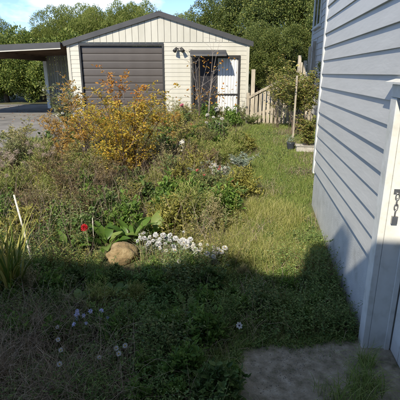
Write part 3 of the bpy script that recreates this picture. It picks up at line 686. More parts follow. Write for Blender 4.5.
s_, l_, _t = weeds(g, q[:420], .05, 7, .022, .013, .7); stuffobj('edge_weeds', l_, M['weed_dark'], 'small weeds creeping over the broken edge of the apron')
nb = NB(); q = poly_pts(g, [(.2, 1.8), (1.25, 1.9), (1.3, 2.8), (.3, 2.7)], 1500); q = q[(patch(q, 4.1, 2) > .62)]; q[:, 2] += .02
blades(nb, g, q, .015 + .03 * g.uniform(0, 1, len(q)), .003, .9); stuffobj('moss', nb, M['weed_dark'], 'moss and tiny weeds rooted in the concrete apron')

# ------------------------------------------------------------------ flowers
def radial_petals(g, n, r0, L, W, tilt, rings=1, cup=0.0):
    nb = NB()
    for k in range(rings):
        a = np.arange(n) * 2*np.pi/n + k * .5 + g.normal(0, .08, n); tl_ = tilt + k * .42
        P = np.column_stack([np.cos(a)*r0, np.sin(a)*r0, np.full(n, .002*k)]); D = np.column_stack([np.cos(a)*math.cos(tl_), np.sin(a)*math.cos(tl_), np.full(n, math.sin(tl_))])
        leaves(nb, g, P, D, L*(1-.18*k)*g.uniform(.9, 1.1, n), W, .1, .15, .12 - cup)
    return nb
def flower_mesh(name, nb, mat, eye=None, er=.006, ez=.003):
    k = sum(len(q) for q in nb.q) + sum(len(t) for t in nb.t)
    if eye:
        V = [(0, 0, ez + er*.7)] + [(math.cos(a)*er, math.sin(a)*er, ez) for a in np.arange(8)*math.pi/4]
        nb2 = NB(); nb2.v = nb.v; nb2.q = nb.q; nb2.t = nb.t; nb2.n = nb.n
        nb.add(V, None, [(0, 1 + i, 1 + (i+1) % 8) for i in range(8)])
    me = nb.mesh(name); me.materials.append(mat)
    if eye:
        me.materials.append(eye); mi = np.zeros(len(me.polygons), np.int32); mi[-8:] = 1; me.polygons.foreach_set('material_index', mi)
    return me
g = rng(41)
F_DAISY = flower_mesh('flower', radial_petals(g, 13, .004, .017, .008, .15), M['p_white'], M['eye'])
F_ANEM = flower_mesh('flower', radial_petals(g, 7, .005, .026, .02, .25), M['p_white'], M['eye_dark'], .008)
F_WHITE = flower_mesh('flower', radial_petals(g, 11, .003, .022, .014, .1, 3), M['p_white'], M['eye'], .005, .008)
F_COOL = flower_mesh('flower', radial_petals(g, 9, .003, .026, .018, .1, 3), M['p_cool'])
F_DAHLIA = flower_mesh('flower', radial_petals(g, 13, .004, .036, .018, -.1, 5), M['p_red'])
F_RED = flower_mesh('flower', radial_petals(g, 8, .004, .03, .022, .2, 2), M['p_red2'])
F_PINK = flower_mesh('flower', radial_petals(g, 8, .006, .06, .045, .3, 3), M['p_pink'])
F_BLUE = flower_mesh('flower', radial_petals(g, 6, .003, .028, .018, .3, 2), M['p_blue'], M['eye'], .004)
F_YEL = flower_mesh('flower', radial_petals(g, 7, .006, .045, .035, .4, 3), M['p_yellow'])
F_BALL = flower_mesh('flower', radial_petals(g, 14, .01, .10, .06, -.4, 5), M['p_white'])

def plant(name, label, cat, x, y, parts, flowers=(), group=None, rz=0.0, sc=1.0, dz=0.0):
    """parts: (name, mesh, material); flowers: (mesh, position, scale, tilt)"""
    t = thing(name, label, cat, (x, y, float(tz(x, y)) + dz), rz, group, sc)
    for pn, me, mt in parts: link(pn, me, mt, t)
    for me, p, s, tl_ in flowers:
        f = link('flower', me, None, t, p, 0, s); f.rotation_euler = tl_
    return t
def sunward(g, amt=.5): return (amt * g.uniform(.3, 1.3), g.normal(0, .25), g.uniform(-1, 1))
def mk_shrub(*a, **k):
    w_, l_, tips = shrub(*a, **k); return w_.mesh('stems'), (l_.mesh('foliage') if l_.n else None), tips
def mk_clump(seed, n, rad, h, nl, L, W, **k):
    g = rng(seed); a = g.uniform(0, 6.28, n); rr = rad * np.sqrt(g.uniform(0, 1, n)); P = np.column_stack([np.cos(a)*rr, np.sin(a)*rr, np.zeros(n)])
    s_, l_, tip = weeds(g, P, h, nl, L, W, **k); return s_.mesh('stems'), l_.mesh('foliage'), tip

# golden shrub, the brightest thing in the bed
wd, lf, _ = mk_shrub(51, 1.62, 22, .80, 17, 17, .048, .027, .012, twig_len=.30, low=.10)
plant('golden_shrub', 'bright golden leaved shrub standing tallest in the middle of the bed', 'shrub', -1.32, 7.0, [('stems', wd, M['twig']), ('foliage', lf, M['gold'])])
wd, lf, _ = mk_shrub(52, 1.62, 10, .62, 14, 12, .05, .027, .011, twig_len=.26, low=.3)
plant('rust_shrub', 'wispy rust brown shrub in front of the garage corner', 'shrub', -2.25, 7.9, [('stems', wd, M['twig_pale']), ('foliage', lf, M['rust'])])
wd, lf, _ = mk_shrub(53, 1.85, 5, .30, 9, 12, .062, .034, .012, twig_len=.18, low=.72)
plant('orange_shrub', 'thin shrub topped with orange leaves before the roller door', 'shrub', -1.45, 8.2, [('stems', wd, M['twig_pale']), ('foliage', lf, M['orange'])])
wd, lf, _ = mk_shrub(54, 2.35, 6, .52, 8, 0, .05, .03, .011, twig_len=.30, low=.3)
g = rng(55); lnb = NB(); n = 130; a = g.uniform(0, 6.28, n); P = np.column_stack([g.normal(.25, .34, n), g.normal(0, .25, n), g.choice([.85, 1.0, 1.75], n) + g.normal(0, .12, n)])
leaves(lnb, g, P, np.column_stack([np.cos(a), np.sin(a), g.normal(-.2, .4, n)]), .075, .045, .8)
plant('bare_sapling', 'nearly bare sapling with a few orange leaves before the glazed entrance', 'tree', .05, 11.7, [('branches', wd, M['twig_pale']), ('leaves', lnb.mesh('leaves'), M['orange'])])
plant('garden_post', 'thin brown upright post beside the bare sapling', 'post', -.02, 11.3, [('post', NB().tube([(0, 0, -.05), (.01, 0, 1.0), (0, .01, 1.9)], [.025, .022, .018], 6).mesh('post'), M['bark'])])
wd, lf, tp = mk_shrub(56, 1.25, 14, .55, 14, 14, .055, .028, .010, twig_len=.3)
g = rng(57)
plant('pale_shrub', 'pale sage shrub with white blooms at the driveway edge', 'shrub', -3.35, 10.3, [('stems', wd, M['twig']), ('foliage', lf, M['sage'])], [(F_WHITE, tuple(tp[i]), 1.8, sunward(g)) for i in range(0, 60, 5)])
# orange-brown undergrowth round the golden shrub
for i, (x, y, s, mt, lab) in enumerate(((-2.6, 7.6, .95, 'rust', 'low rusty shrub between golden shrub and driveway'), (-.45, 8.6, .9, 'weed_olive', 'olive shrub close behind the golden shrub'),
        (-.75, 9.9, .95, 'rust', 'brown tinged shrub between golden shrub and bare sapling'), (-1.9, 9.6, .9, 'weed_olive', 'olive shrub below the roller door'), (-.1, 9.3, .75, 'weed_olive', 'small olive shrub next to the upright white stone'),
        (-3.5, 7.4, .95, 'sage', 'pale dry shrub spilling onto the driveway'), (-1.7, 6.9, .75, 'weed_olive', 'olive shrub at the foot of the golden shrub, towards the driveway'), (-.55, 6.7, .7, 'weed', 'green shrub at the foot of the golden shrub, towards the lawn'),
        (-3.75, 8.3, .95, 'weed_olive', 'olive shrub at the bend of the driveway edge'), (-3.3, 9.3, 1.0, 'rust', 'rusty shrub where the driveway meets the bed'), (-2.3, 7.0, .8, 'weed_olive', 'olive shrub behind the dead brown weeds'), (-1.2, 6.3, .6, 'weed', 'dark green shrub low in front of the golden shrub'),
        (-.25, 7.9, .7, 'weed_olive', 'olive shrub before the upright white stone'), (-2.4, 10.2, .9, 'rust', 'brown shrub below the garage corner'), (-1.2, 11.2, .95, 'weed_olive', 'olive shrub against the roller door edge'), (-.3, 5.2, .5, 'weed_olive', 'small olive shrub among grass behind the white row'), (-1.0, 5.75, .6, 'weed_olive', 'small olive shrub between boulder and golden shrub'))):
    wd, lf, _ = mk_shrub(60 + i, .85, 9, .42, 10, 14, .045, .020, .008, twig_len=.3)
    plant('garden_shrub', lab, 'shrub', x, y, [('stems', wd, M['twig']), ('foliage', lf, M[mt])], group='shrubs around the golden one', sc=s)
# mounded plants that give the bed its body
def mound(seed, r, h, n, nl, L, W, up=.3, roll=.7, shape='oval', twig=.004):
    g = rng(seed); az = g.uniform(0, 6.28, n); el = np.arcsin(g.uniform(.05, 1, n)); k = g.uniform(.72, 1.08, n) * (1 + .18 * np.sin(3 * az + seed))
    A = np.column_stack([g.normal(0, .12*r, n), g.normal(0, .12*r, n), np.zeros(n)])
    C = np.column_stack([np.cos(az)*np.cos(el)*r*k, np.sin(az)*np.cos(el)*r*k, .04 + np.sin(el)*h*k]); B = A * .6 + C * .4 + np.array([0, 0, .22*h])
    sn = NB(); stems(sn, A, B, C, twig, twig*.4); lf = NB(); t = g.uniform(.35, 1.03, (n, nl))[..., None]
    P = bez(A[:, None], B[:, None], C[:, None], t).reshape(-1, 3) + g.normal(0, .018, (n*nl, 3)); a = g.uniform(0, 6.28, n*nl); out = nrm(np.repeat(C, nl, 0))
    D = np.column_stack([np.cos(a), np.sin(a), g.normal(up, .4, n*nl)]) + out * .7; q = g.uniform(.5, 1.35, n*nl); leaves(lf, g, P, D, L*q, W*q, roll, shape=shape)
    return sn.mesh('stems'), lf.mesh('foliage')
M['m_yel'] = leafmat('yellow_green_leaves', [(.18,.24,.055), (.29,.35,.09), (.41,.43,.14), (.50,.46,.20)], .45)
M['m_green'] = leafmat('fresh_green_leaves', [(0.081,0.162,0.030), (0.149,0.257,0.047), (0.243,0.351,0.074)], .4)
M['m_dark'] = leafmat('deep_green_leaves', [(0.053,0.105,0.027), (0.105,0.173,0.045), (0.180,0.240,0.068)], .3)
M['m_pale'] = leafmat('pale_dry_leaves', [(.30,.27,.13), (.43,.38,.20), (.52,.45,.27)], .4)
M['m_gold'] = leafmat('olive_gold_leaves', [(.20,.21,.05), (.33,.32,.075), (.44,.39,.11)], .4)
MND = {'yellow-green feathery': ([mound(300, .30, .40, 90, 26, .055, .010, .7), mound(301, .34, .46, 100, 26, .06, .011, .7)], 'm_yel'),
       'fresh green leafy': ([mound(302, .27, .36, 70, 20, .060, .030), mound(303, .30, .42, 76, 20, .065, .034)], 'm_green'),
       'dark green broad-leaved': ([mound(304, .30, .36, 60, 18, .075, .042), mound(305, .27, .34, 56, 18, .07, .04)], 'm_dark'),
       'pale dry twiggy': ([mound(306, .28, .46, 80, 20, .036, .012), mound(307, .30, .5, 80, 20, .04, .013)], 'm_pale'),
       'olive-gold': ([mound(308, .30, .44, 84, 22, .05, .022), mound(309, .28, .4, 80, 22, .05, .022)], 'm_gold')}
LAND = {'the boulder': (-.9, 4.3), 'the red dahlia': (-1.37, 4.5), 'the leaning cane': (-1.83, 4.1), 'the golden shrub': (-1.32, 7.0), 'the wispy rust shrub': (-2.25, 7.9), 'the upright white stone': (-.38, 8.5), 'the bare sapling': (.05, 11.7), 'the white flower cluster by the lawn': (.36, 7.0),
        'the bend of the driveway': (-3.6, 8.6), 'the beige seed heads': (-2.95, 6.3), 'the white flower row': (-.3, 4.3), 'the dead brown weeds': (-1.9, 5.8)}
def place_mounds(pts, group):
    ORD = ['nearest', 'second nearest', 'third nearest', 'fourth nearest', 'fifth nearest', 'sixth nearest', 'seventh nearest']
    rows = []
    for x, y, k, v, sc in pts:
        lm = min(LAND, key=lambda n_: (LAND[n_][0]-x)**2 + (LAND[n_][1]-y)**2); rows.append((k, lm, math.hypot(LAND[lm][0]-x, LAND[lm][1]-y), x, y, v, sc))
    cnt = {}
    for k, lm, d, x, y, v, sc in sorted(rows, key=lambda r_: r_[2]):
        i = cnt.get((k, lm), 0); cnt[(k, lm)] = i + 1; me = MND[k][0][v]
        plant('mounded_plant', ('small ' if 'shaded' in group else '') + k + (' mound in the shade, ' if 'shaded' in group else ' mound in the bed, ') + ORD[min(i, 6)] + ' ' + lm, 'plant', x, y, [('stems', me[0], M['stalk']), ('foliage', me[1], M[MND[k][1]])], group=group, rz=v * 2 + x * 5, sc=sc)
g = rng(310); pts = []; kinds = list(MND)
cand = bed(4000); chosen = []
for c in cand:
    x, y = c[0], c[1]
    if x < -4.6 or y > 12.6 or (abs(x + 1.32) < .45 and abs(y - 7.0) < .4) or y < 4.75 or (abs(x + .38) < .32 and 7.4 < y < 8.9) or (-.15 < x < .6 and 5.7 < y < 7.0): continue
    if all((x-a)**2 + (y-b)**2 > (.30 + .022*y)**2 for a, b in chosen):
        chosen.append((x, y))
    if len(chosen) >= 95: break
for x, y in chosen:
    w_ = np.array([.30, .22, .16, .16, .16]) if y > 6.5 else np.array([.30, .30, .22, .08, .10])
    if x < -2.2: w_ = np.array([.22, .12, .10, .36, .20])
    k = kinds[g.choice(5, p=w_ / w_.sum())]; pts.append((x, y, k, int(g.integers(0, 2)), float(g.uniform(.75, 1.2)) * (1.12 if y > 7 else .95)))
place_mounds(pts, 'mounded plants filling the bed')
LAND = {'the lilac flowers': (-.92, 2.86), 'the strap leaved plant': (-1.86, 3.5), 'the boulder': (-.9, 4.24), 'the white flower row': (-.2, 4.25), 'the dark-eyed white flower': (.31, 2.8), 'the trio of daisies': (-.59, 2.5), 'the house footing': (1.3, 3.6)}
pts = []; chosen = []
for c in near(3000):
    x, y = c[0], c[1]
    if y < 2.1 or y > 3.95 or x < -2.2 or x > 1.1 or (x > .25 and y < 3.0) or any((x-a)**2 + (y-b)**2 < .03 for a, b in ((-.92, 2.80), (.31, 2.74), (-.59, 2.45), (-.8, 3.4), (-1.12, 3.25), (-.12, 3.2))): continue
    if x < -.55 and y < 2.75: continue
    if all((x-a)**2 + (y-b)**2 > .24**2 for a, b in chosen): chosen.append((x, y))
    if len(chosen) >= 46: break
for x, y in chosen:
    w_ = np.array([.10, .55, .30, .05, .0]) if x < .2 else np.array([.25, .45, .2, .1, .0])
    pts.append((x, y, kinds[g.choice(5, p=w_ / w_.sum())], int(g.integers(0, 2)), float(g.uniform(.38, .66)) * (.6 if x > .2 else 1)))
place_mounds([(x, y, k, v, sc) for x, y, k, v, sc in pts], 'small mounds in the shaded foreground')
# brown seeding weeds
wd1, lf1, _ = mk_shrub(71, .75, 13, .32, 13, 10, .026, .012, .005, twig_len=.28, low=.35)
for i, (x, y, s, lab) in enumerate(((-1.95, 5.8, 1.0, 'dead brown seeding weed standing above the bright green clump'), (-2.35, 6.3, 1.05, 'dead brown seeding weed beside the fluffy seed heads'), (-1.5, 6.1, .95, 'dead brown seeding weed in front of the golden shrub'), (-1.6, 5.3, .7, 'short dead brown weed behind the red dahlia'), (-2.3, 5.2, .75, 'short dead brown weed behind the leaning cane'))):
    plant('brown_weed', lab, 'weed', x, y, [('stems', wd1, M['twig']), ('foliage', lf1, M['brown_weed'])], group='dead brown weeds in the bed', rz=i * 1.3, sc=s)
# fluffy seed heads
g = rng(79); nb = NB(); leaves(nb, g, g.normal(0, .024, (80, 3)), g.normal(0, 1, (80, 3)) + np.array([0, 0, .5]), .036, .012, 1, shape='rhomb'); SEEDHEAD = nb.mesh('seed_head')
def seedplant(seed, n, h):
    g = rng(seed); a = g.uniform(0, 6.28, n); P = np.column_stack([g.normal(0, .12, n), g.normal(0, .12, n), np.zeros(n)]); H = h * g.uniform(.7, 1.1, n); l = g.uniform(.05, .4, n)
    tip = P + np.column_stack([np.cos(a)*l*H, np.sin(a)*l*H, H]); sn = NB(); stems(sn, P, (P + tip)/2 + np.array([0, 0, .06]), tip, .004, .002)
    hn = tip
    ln_ = NB(); m = n * 9; idx = np.repeat(np.arange(n), 9); t = g.uniform(.1, .8, m)[:, None]; b = P[idx]*(1-t) + tip[idx]*t; aa = g.uniform(0, 6.28, m)
    leaves(ln_, g, b, np.column_stack([np.cos(aa), np.sin(aa), g.normal(.3, .3, m)]), .075, .02, .7)
    return sn.mesh('stems'), hn, ln_.mesh('foliage')
for i, (x, y, s, lab) in enumerate(((-2.95, 6.3, .8, 'beige fluffy seed heads on pale stems near the leaning cane'), (-2.75, 7.1, .75, 'beige fluffy seed heads nearest the driveway edge'), (-3.35, 6.6, .8, 'beige fluffy seed heads at the very edge of view'), (-3.0, 5.6, .65, 'low beige seed heads behind the strap leaved plant'))):
    a_, b_, c_ = seedplant(80 + i, 13, .8); t = plant('seed_head_plant', lab, 'plant', x, y, [('stems', a_, M['straw']), ('foliage', c_, M['sage'])], group='plants gone to fluffy seed', sc=s)
    for j, p in enumerate(b_): link('seed_head', SEEDHEAD, M['seed'], t, tuple(p), j * 1.1, .8 + .05 * (j % 9))
# leaning bleached cane and thin cane by the dahlia
cz0 = float(tz(-1.9, 4.1)); ck = tag(link('garden_cane', NB().tube([(0, 0, -.08), (-.075, .05, .36), (-.16, .10, .82)], [.013, .012, .010], 7).mesh('garden_cane', True), M['stake'], None, (-1.83, 4.05, cz0)), 'bleached leaning garden cane beside the strap leaved plant', 'cane')
tag(link('garden_cane', NB().tube([(0, 0, -.05), (.005, .0, .22), (.008, .01, .40)], .0042, 6).mesh('garden_cane', True), M['stake'], None, (-1.28, 4.5, float(tz(0, 4.5)))), 'thin pale cane standing next to the red dahlia', 'cane')
# strap leaved plant: every leaf its own part
def strap(g, L, W, az, el, bend):
    nb = NB(); n = 7; p = np.zeros(3); d = np.array([math.cos(az)*math.cos(el), math.sin(az)*math.cos(el), math.sin(el)]); side = np.array([-math.sin(az), math.cos(az), 0]); V = []
    for j in range(n + 1):
        t = j / n; w = W * (1 - t**2.2) * (.55 + .45 * min(1, t*3)); nn = np.cross(side, d)
        V += [p - side*w/2 + nn*w*.18, p.copy(), p + side*w/2 + nn*w*.18]; e = el - bend * t**1.5; d = np.array([math.cos(az)*math.cos(e), math.sin(az)*math.cos(e), math.sin(e)]); p = p + d * L / n
    Q = [(3*j + i, 3*j + i + 1, 3*j + 4 + i, 3*j + 3 + i) for j in range(n) for i in range(2)]; nb.add(V, Q); return nb
def objmat(name, cols, trans=.3):
    m = leafmat(name, cols, trans, .4); n = m.node_tree; oi = n.nodes.new('ShaderNodeObjectInfo')
    r = [x for x in n.nodes if x.type == 'VALTORGB'][0]
    for l in list(n.links):
        if l.to_node == r: n.links.remove(l)
    n.links.new(oi.outputs['Random'], r.inputs['Fac']); return m
M['flaxo'] = objmat('strap_leaf_each', [(0.063,0.115,0.017), (0.138,0.184,0.029), (0.299,0.287,0.057), (0.414,0.345,0.092)])
M['broado'] = objmat('broad_leaf_each', [(0.075,0.150,0.025), (0.125,0.213,0.037), (0.213,0.275,0.075)])
for q_, (x, y, n, s, lab) in enumerate(((-1.86, 3.5, 60, 1.08, 'strap leaved plant with arching yellow-green blades below the leaning cane'), (-2.35, 4.1, 30, .85, 'strap leaved plant catching the sun behind the larger one'))):
    g = rng(90 + q_); t = thing('strap_leaved_plant', lab, 'plant', (x, y, float(tz(x, y))), 0, 'strap leaved plants by the cane', s)
    for i in range(n):
        az = g.uniform(0, 6.28); o = link('leaf', strap(g, g.uniform(.6, 1.0), g.uniform(.014, .028), az, g.uniform(1.1, 1.52), g.uniform(.2, 1.3)).mesh('leaf', True), M['flaxo'], t, (g.normal(0, .05), g.normal(0, .05), -.02))
# broad leaved plants round the boulder, each leaf a part
def broadleaf(g, L, W, seed):
    nb = NB(); n = 6; V = []
    prof = [.10, .62, .95, 1.0, .82, .48, .04]
    for j in range(n + 1):
        t = j / n; w = W * prof[j]; z = L * (.30 * t - .42 * t * t); x = L * t; rip = .02 * L * math.sin(j * 2.2 + seed)
        V += [(x, -w/2, z + w*.16 + rip), (x, 0, z), (x, w/2, z + w*.16 - rip)]
    Q = [(3*j + i, 3*j + i + 1, 3*j + 4 + i, 3*j + 3 + i) for j in range(n) for i in range(2)]; nb.add(V, Q)
    nb.tube([(-.35*L, 0, -.22*L), (-.15*L, 0, -.06*L), (.02*L, 0, 0)], .004, 4, False); return nb
BL = [broadleaf(None, 1.0, .44, 1).mesh('leaf', True), broadleaf(None, 1.0, .36, 3).mesh('leaf', True), broadleaf(None, 1.0, .52, 5).mesh('leaf', True)]
def rosette(label, x, y, n, L, seed, mat, name='broad_leaved_plant', group='broad leaved plants round the boulder', el=(.15, 1.0)):
    g = rng(seed); t = thing(name, label, 'plant', (x, y, float(tz(x, y))), 0, group)
    for i in range(n):
        az = i * 2.4 + g.normal(0, .25); e = g.uniform(*el); l = L * g.uniform(.6, 1.15)
        o = link('leaf', BL[i % 3], mat, t, (math.cos(az)*.35*l*math.cos(e), math.sin(az)*.35*l*math.cos(e), .03 + .4*l*math.sin(e)), 0, l); o.rotation_euler = (g.normal(0, .25), -e, az)
    return t
rosette('broad green leaved plant between red dahlia and boulder', -1.13, 4.50, 15, 0.25, 101, M['broado'])
rosette('broad green leaved plant directly behind the boulder', -.86, 4.66, 14, 0.28, 102, M['broado'])
rosette('broad green leaved plant behind the white flowers', -.58, 4.72, 14, 0.28, 103, M['broado'])
rosette('broad green leaved plant under the red dahlia', -1.55, 4.40, 12, .22, 104, M['broado'])
rosette('leafy green rosette lit in the shade edge below boulder', -.80, 3.45, 18, 0.17, 105, M['broado'], group='small rosettes in the shade')
rosette('leafy green rosette in shade below the red dahlia', -1.12, 3.3, 16, 0.17, 106, M['broado'], group='small rosettes in the shade')
rosette('pale green rosette at the corner of the concrete apron', .13, 2.22, 14, 0.15, 107, M['broado'], group='small rosettes in the shade')
rosette('green rosette in the shade towards the lawn', -.12, 3.25, 14, 0.15, 108, M['broado'], group='small rosettes in the shade')
# bright green clumps
a_, b_, _t = mk_clump(111, 40, .24, .30, 16, .055, .026, lean=.5)
for i, (x, y, s, lab) in enumerate(((-1.80, 4.72, 1.0, 'bright green leafy clump behind the leaning cane'), (-1.05, 5.3, .9, 'bright green leafy clump beyond the boulder'), (.05, 6.0, 1.0, 'bright green leafy clump below the red flowers'), (-.5, 5.7, .85, 'green leafy clump in the middle of the sunny weeds'), (-.35, 3.3, .7, 'green leafy clump in shade before the white flowers'))):
    plant('leafy_clump', lab, 'plant', x, y, [('stems', a_, M['stalk']), ('foliage', b_, M['bright' if i != 3 else 'weed'])], group='green leafy clumps', rz=i*1.1, sc=s)
shade = [(-1.35, 3.6, 'leafy weed clump in shade just beside the strap leaved plant'), (-1.0, 3.75, 'leafy weed clump in shade below the boulder'), (-.5, 3.7, 'leafy weed clump at the shade edge under the white flowers'), (-.2, 3.75, 'leafy weed clump at the shade edge towards the lawn'), (-1.3, 3.1, 'leafy weed clump behind the lilac flowers'),
    (-.5, 3.05, 'leafy weed clump in deep shade near the lilac flowers'), (-.2, 2.75, 'leafy weed clump between lilac flowers and concrete apron'), (.1, 3.0, 'leafy weed clump next to the single white flower'), (-.3, 2.35, 'leafy weed clump closest to the camera by the apron'), (.55, 3.3, 'leafy weed clump on the shaded lawn'), (-.75, 2.2, 'leafy weed clump at the camera edge near dead grass')]
v1 = mk_clump(112, 46, .20, .24, 13, .045, .024, lean=.5); v2 = mk_clump(113, 60, .20, .26, 14, .05, .010, lean=.6, up=.7); v3 = mk_clump(114, 40, .22, .20, 12, .035, .030, lean=.7)
for i, (x, y, lab) in enumerate(shade):
    v = (v1, v2, v3)[i % 3]; plant('shade_weed', lab, 'weed', x, y, [('stems', v[0], M['stalk']), ('foliage', v[1], M[('weed', 'weed_dark', 'bright', 'greyleaf')[i % 4]])], group='weed clumps in the shade', rz=i*1.7, sc=.8 + .12 * (i % 4))
# boulder
def rock(seed, r, sq=(1, .85, .8)):
    import bmesh
    bm = bmesh.new(); bmesh.ops.create_icosphere(bm, subdivisions=4, radius=1); g = rng(seed); ph = g.uniform(0, 6, 6)
    for v in bm.verts:
        c = v.co; f = 1 + .10*math.sin(3*c.x + ph[0])*math.sin(2.5*c.y + ph[1]) + .07*math.sin(5*c.z + ph[2] + 3*c.x) + .05*math.sin(8*c.y + ph[3] + 5*c.z) - .12*max(0, math.sin(2.2*c.x + 2.9*c.y + ph[4]))**3 + .018*math.sin(17*c.x + ph[5])*math.sin(15*c.y + 13*c.z)
        v.co = Vector((c.x*f*sq[0]*r, c.y*f*sq[1]*r, max(c.z, -.55)*f*sq[2]*r))
    me = bpy.data.meshes.new('boulder'); bm.to_mesh(me); bm.free(); me.polygons.foreach_set('use_smooth', np.ones(len(me.polygons), bool)); return me
tag(link('boulder', rock(3, .178), M['rock'], None, (-.89, 4.24, .125)), 'rounded ochre boulder at the edge of the shade', 'rock')
ws = NB(); me = rock(8, .16, (.42, .4, 1.2)); tag(link('standing_stone', me, M['white_stone'], None, (-.38, 8.55, float(tz(0, 8.55)) + .22)), 'small upright white stone in the middle of the bed', 'rock')
# dahlia
a_, b_, _t = mk_clump(121, 9, .10, .26, 12, .07, .035, lean=.35)
g = rng(122); plant('red_dahlia', 'dahlia with one crimson bloom in the sunny bed', 'flower', -1.37, 4.48, [('stems', a_, M['stalk']), ('foliage', b_, M['weed']), ('flower_stem', NB().tube([(0, 0, 0), (0, -.01, .16), (.01, -.02, .30)], .004, 5).mesh('flower_stem'), M['stalk'])], [(F_DAHLIA, (.01, -.025, .30), 1.25, (.9, .1, .3))])
# white flowers along the shade line
wl = ['cool white flower clump right beside the boulder', 'cool white flower clump one step from the boulder', 'white flower clump in the middle of the white row', 'white daisies towards the lawn end of the white row', 'white daisies at the lawn end of the row', 'few white daisies in shade under the row']
for i, (x, y, n, fl_, s) in enumerate(((-.62, 4.42, 12, F_COOL, 1.0), (-.42, 4.42, 11, F_COOL, 1.0), (-.22, 4.30, 13, F_COOL, .95), (-.05, 4.20, 14, F_WHITE, 1.0), (.14, 4.08, 12, F_WHITE, 1.0), (-.30, 4.02, 5, F_WHITE, .8))):
    g = rng(130 + i); a_, b_, tp = mk_clump(140 + i, 22, .13, .17, 12, .04, .014, lean=.6)
    plant('white_flower_clump', wl[i], 'flowers', x, y, [('stems', a_, M['stalk']), ('foliage', b_, M['greyleaf'])], [(fl_, (g.normal(0, .085), g.normal(0, .07), .17 + g.uniform(-.03, .06)), g.uniform(.6, 1.6) * s, sunward(g, .8)) for _ in range(n)], group='white flowers along the shade line')
# lilac flowers in the shade
for i, (x, y, n, lab) in enumerate(((-1.02, 2.90, 6, 'pale lilac flowers standing together in the deep shade'), (-.90, 2.78, 2, 'single pair of violet flowers in front of the lilac group'), (-.79, 2.93, 4, 'pale lilac flowers nearer the lawn side of the shade'))):
    g = rng(150 + i); a_, b_, tp = mk_clump(160 + i, 10, .07, .19, 8, .08, .010, lean=.4, up=1.2)
    plant('lilac_flower', lab, 'flowers', x, y, [('stems', a_, M['stalk']), ('foliage', b_, M['weed_dark'])], [(F_BLUE, (g.normal(0, .045), g.normal(0, .03), .19 + g.uniform(-.04, .05)), g.uniform(.5, .8), sunward(g, .9)) for _ in range(n)], group='lilac flowers in the shade')
# small white daisies in the shade
dl = [(.31, 2.80, F_ANEM, 1.0, 'single white dark-eyed flower beside the concrete apron'), (-.62, 2.52, F_DAISY, 1.0, 'tiny white daisy in shade, middle one of a close trio'), (-.56, 2.55, F_DAISY, 1.0, 'tiny white daisy of the close trio, nearest the apron'), (-.59, 2.46, F_DAISY, 1.0, 'tiny white daisy of the close trio, nearest the camera'),
      (-1.08, 2.62, F_DAISY, .9, 'tiny white daisy nearest the lilac flowers'), (-1.02, 2.50, F_DAISY, .9, 'tiny white daisy between lilac flowers and dead grass'), (-.98, 2.35, F_DAISY, 1.0, 'tiny white daisy amid the tangled dead grass'), (-.72, 2.42, F_DAISY, .8, 'tiny white daisy between trio and dead grass'), (-1.14, 2.78, F_DAISY, .8, 'tiny white daisy behind the dead grass')]
for i, (x, y, fl_, s, lab) in enumerate(dl):
    a_, b_, tp = mk_clump(170 + i, 5, .03, .09, 8, .03, .010, lean=.6); g = rng(180 + i)
    plant('daisy', lab, 'flower', x, y, [('stems', NB().tube([(0, 0, 0), (.004, -.004, .17)], .0018, 4).mesh('stems'), M['stalk']), ('foliage', b_, M['weed_dark'])], [(fl_, (.004, -.006, .17), s, (.75, 0, .2))], group='tiny white daisies in the shade' if i else None)
# mixed planting at the lawn edge
def bush(label, x, y, h, mat, seed, fl_=None, nf=0, fs=1.0, name='garden_plant', leaf=(.035, .014), spread=.3, wood='twig', group='small plants along the lawn edge', sub=10, nl=12):
    wd, lf, tp = mk_shrub(seed, h, 12, spread, sub, nl, leaf[0], leaf[1], .005, twig_len=.3); g = rng(seed + 1)
    top = tp[np.argsort(-(tp[:, 2] - .35*tp[:, 1]))][:max(nf*2, 1)]; ix = g.permutation(len(top))[:nf]
    return plant(name, label, 'plant', x, y, [('stems', wd, M[wood]), ('foliage', lf, M[mat])], [(fl_, tuple(top[i] + np.array([0, -.01, .01])), fs * g.uniform(.8, 1.2), sunward(g, .6)) for i in ix], group=group)
bush('grey-green plant with a dense white flower cluster by the lawn', .36, 7.0, .34, 'greyleaf', 201, F_WHITE, 24, 1.25, 'white_flowering_plant')
bush('dusky pink-brown twiggy plant behind the white cluster', .12, 7.6, .48, 'pinkleaf', 203, spread=.34)
bush('grey lavender-like plant in front of the dusky one', -.08, 7.0, .36, 'greyleaf', 205, leaf=(.04, .008))
bush('green plant with brick red flowers facing the lawn', .05, 6.4, .40, 'weed', 207, F_RED, 3, .8, 'red_flowering_plant')
bush('green plant with a pair of red flowers below the white cluster', .36, 6.35, .34, 'weed', 209, F_RED, 2, .7, 'red_flowering_plant')
bush('grey plant leaning over the lawn past the white cluster', .80, 7.6, .34, 'greyleaf', 211, leaf=(.05, .010))
bush('dark green plant at the lawn edge in front of the red flowers', .58, 6.1, .24, 'weed_dark', 213, spread=.22)
bush('tall plant with one pink bloom before the garage wall', -.34, 11.2, .78, 'weed_olive', 215, F_PINK, 2, 1.1, 'pink_flowering_plant')
bush('green plant with white blooms near the entrance', .42, 10.4, .55, 'weed', 217, F_WHITE, 9, 1.9, 'white_flowering_plant')
bush('plant with a large white pompon bloom below the ribbed door', .72, 12.3, .5, 'weed_olive', 219, F_BALL, 1, 1.0, 'white_pompon_plant')
bush('orange tinged low plant behind the standing stone', -.62, 9.0, .5, 'rust', 221)
bush('rosy brown low plant between stone and sapling', -.25, 9.9, .45, 'pinkleaf', 223, F_RED, 3, 1.0)
bush('pale grassy plant beyond the standing stone', .15, 9.2, .5, 'sage', 225, leaf=(.09, .008))
bush('low olive plant against the garage wall below floodlight', -.75, 12.2, .7, 'weed_olive', 227)
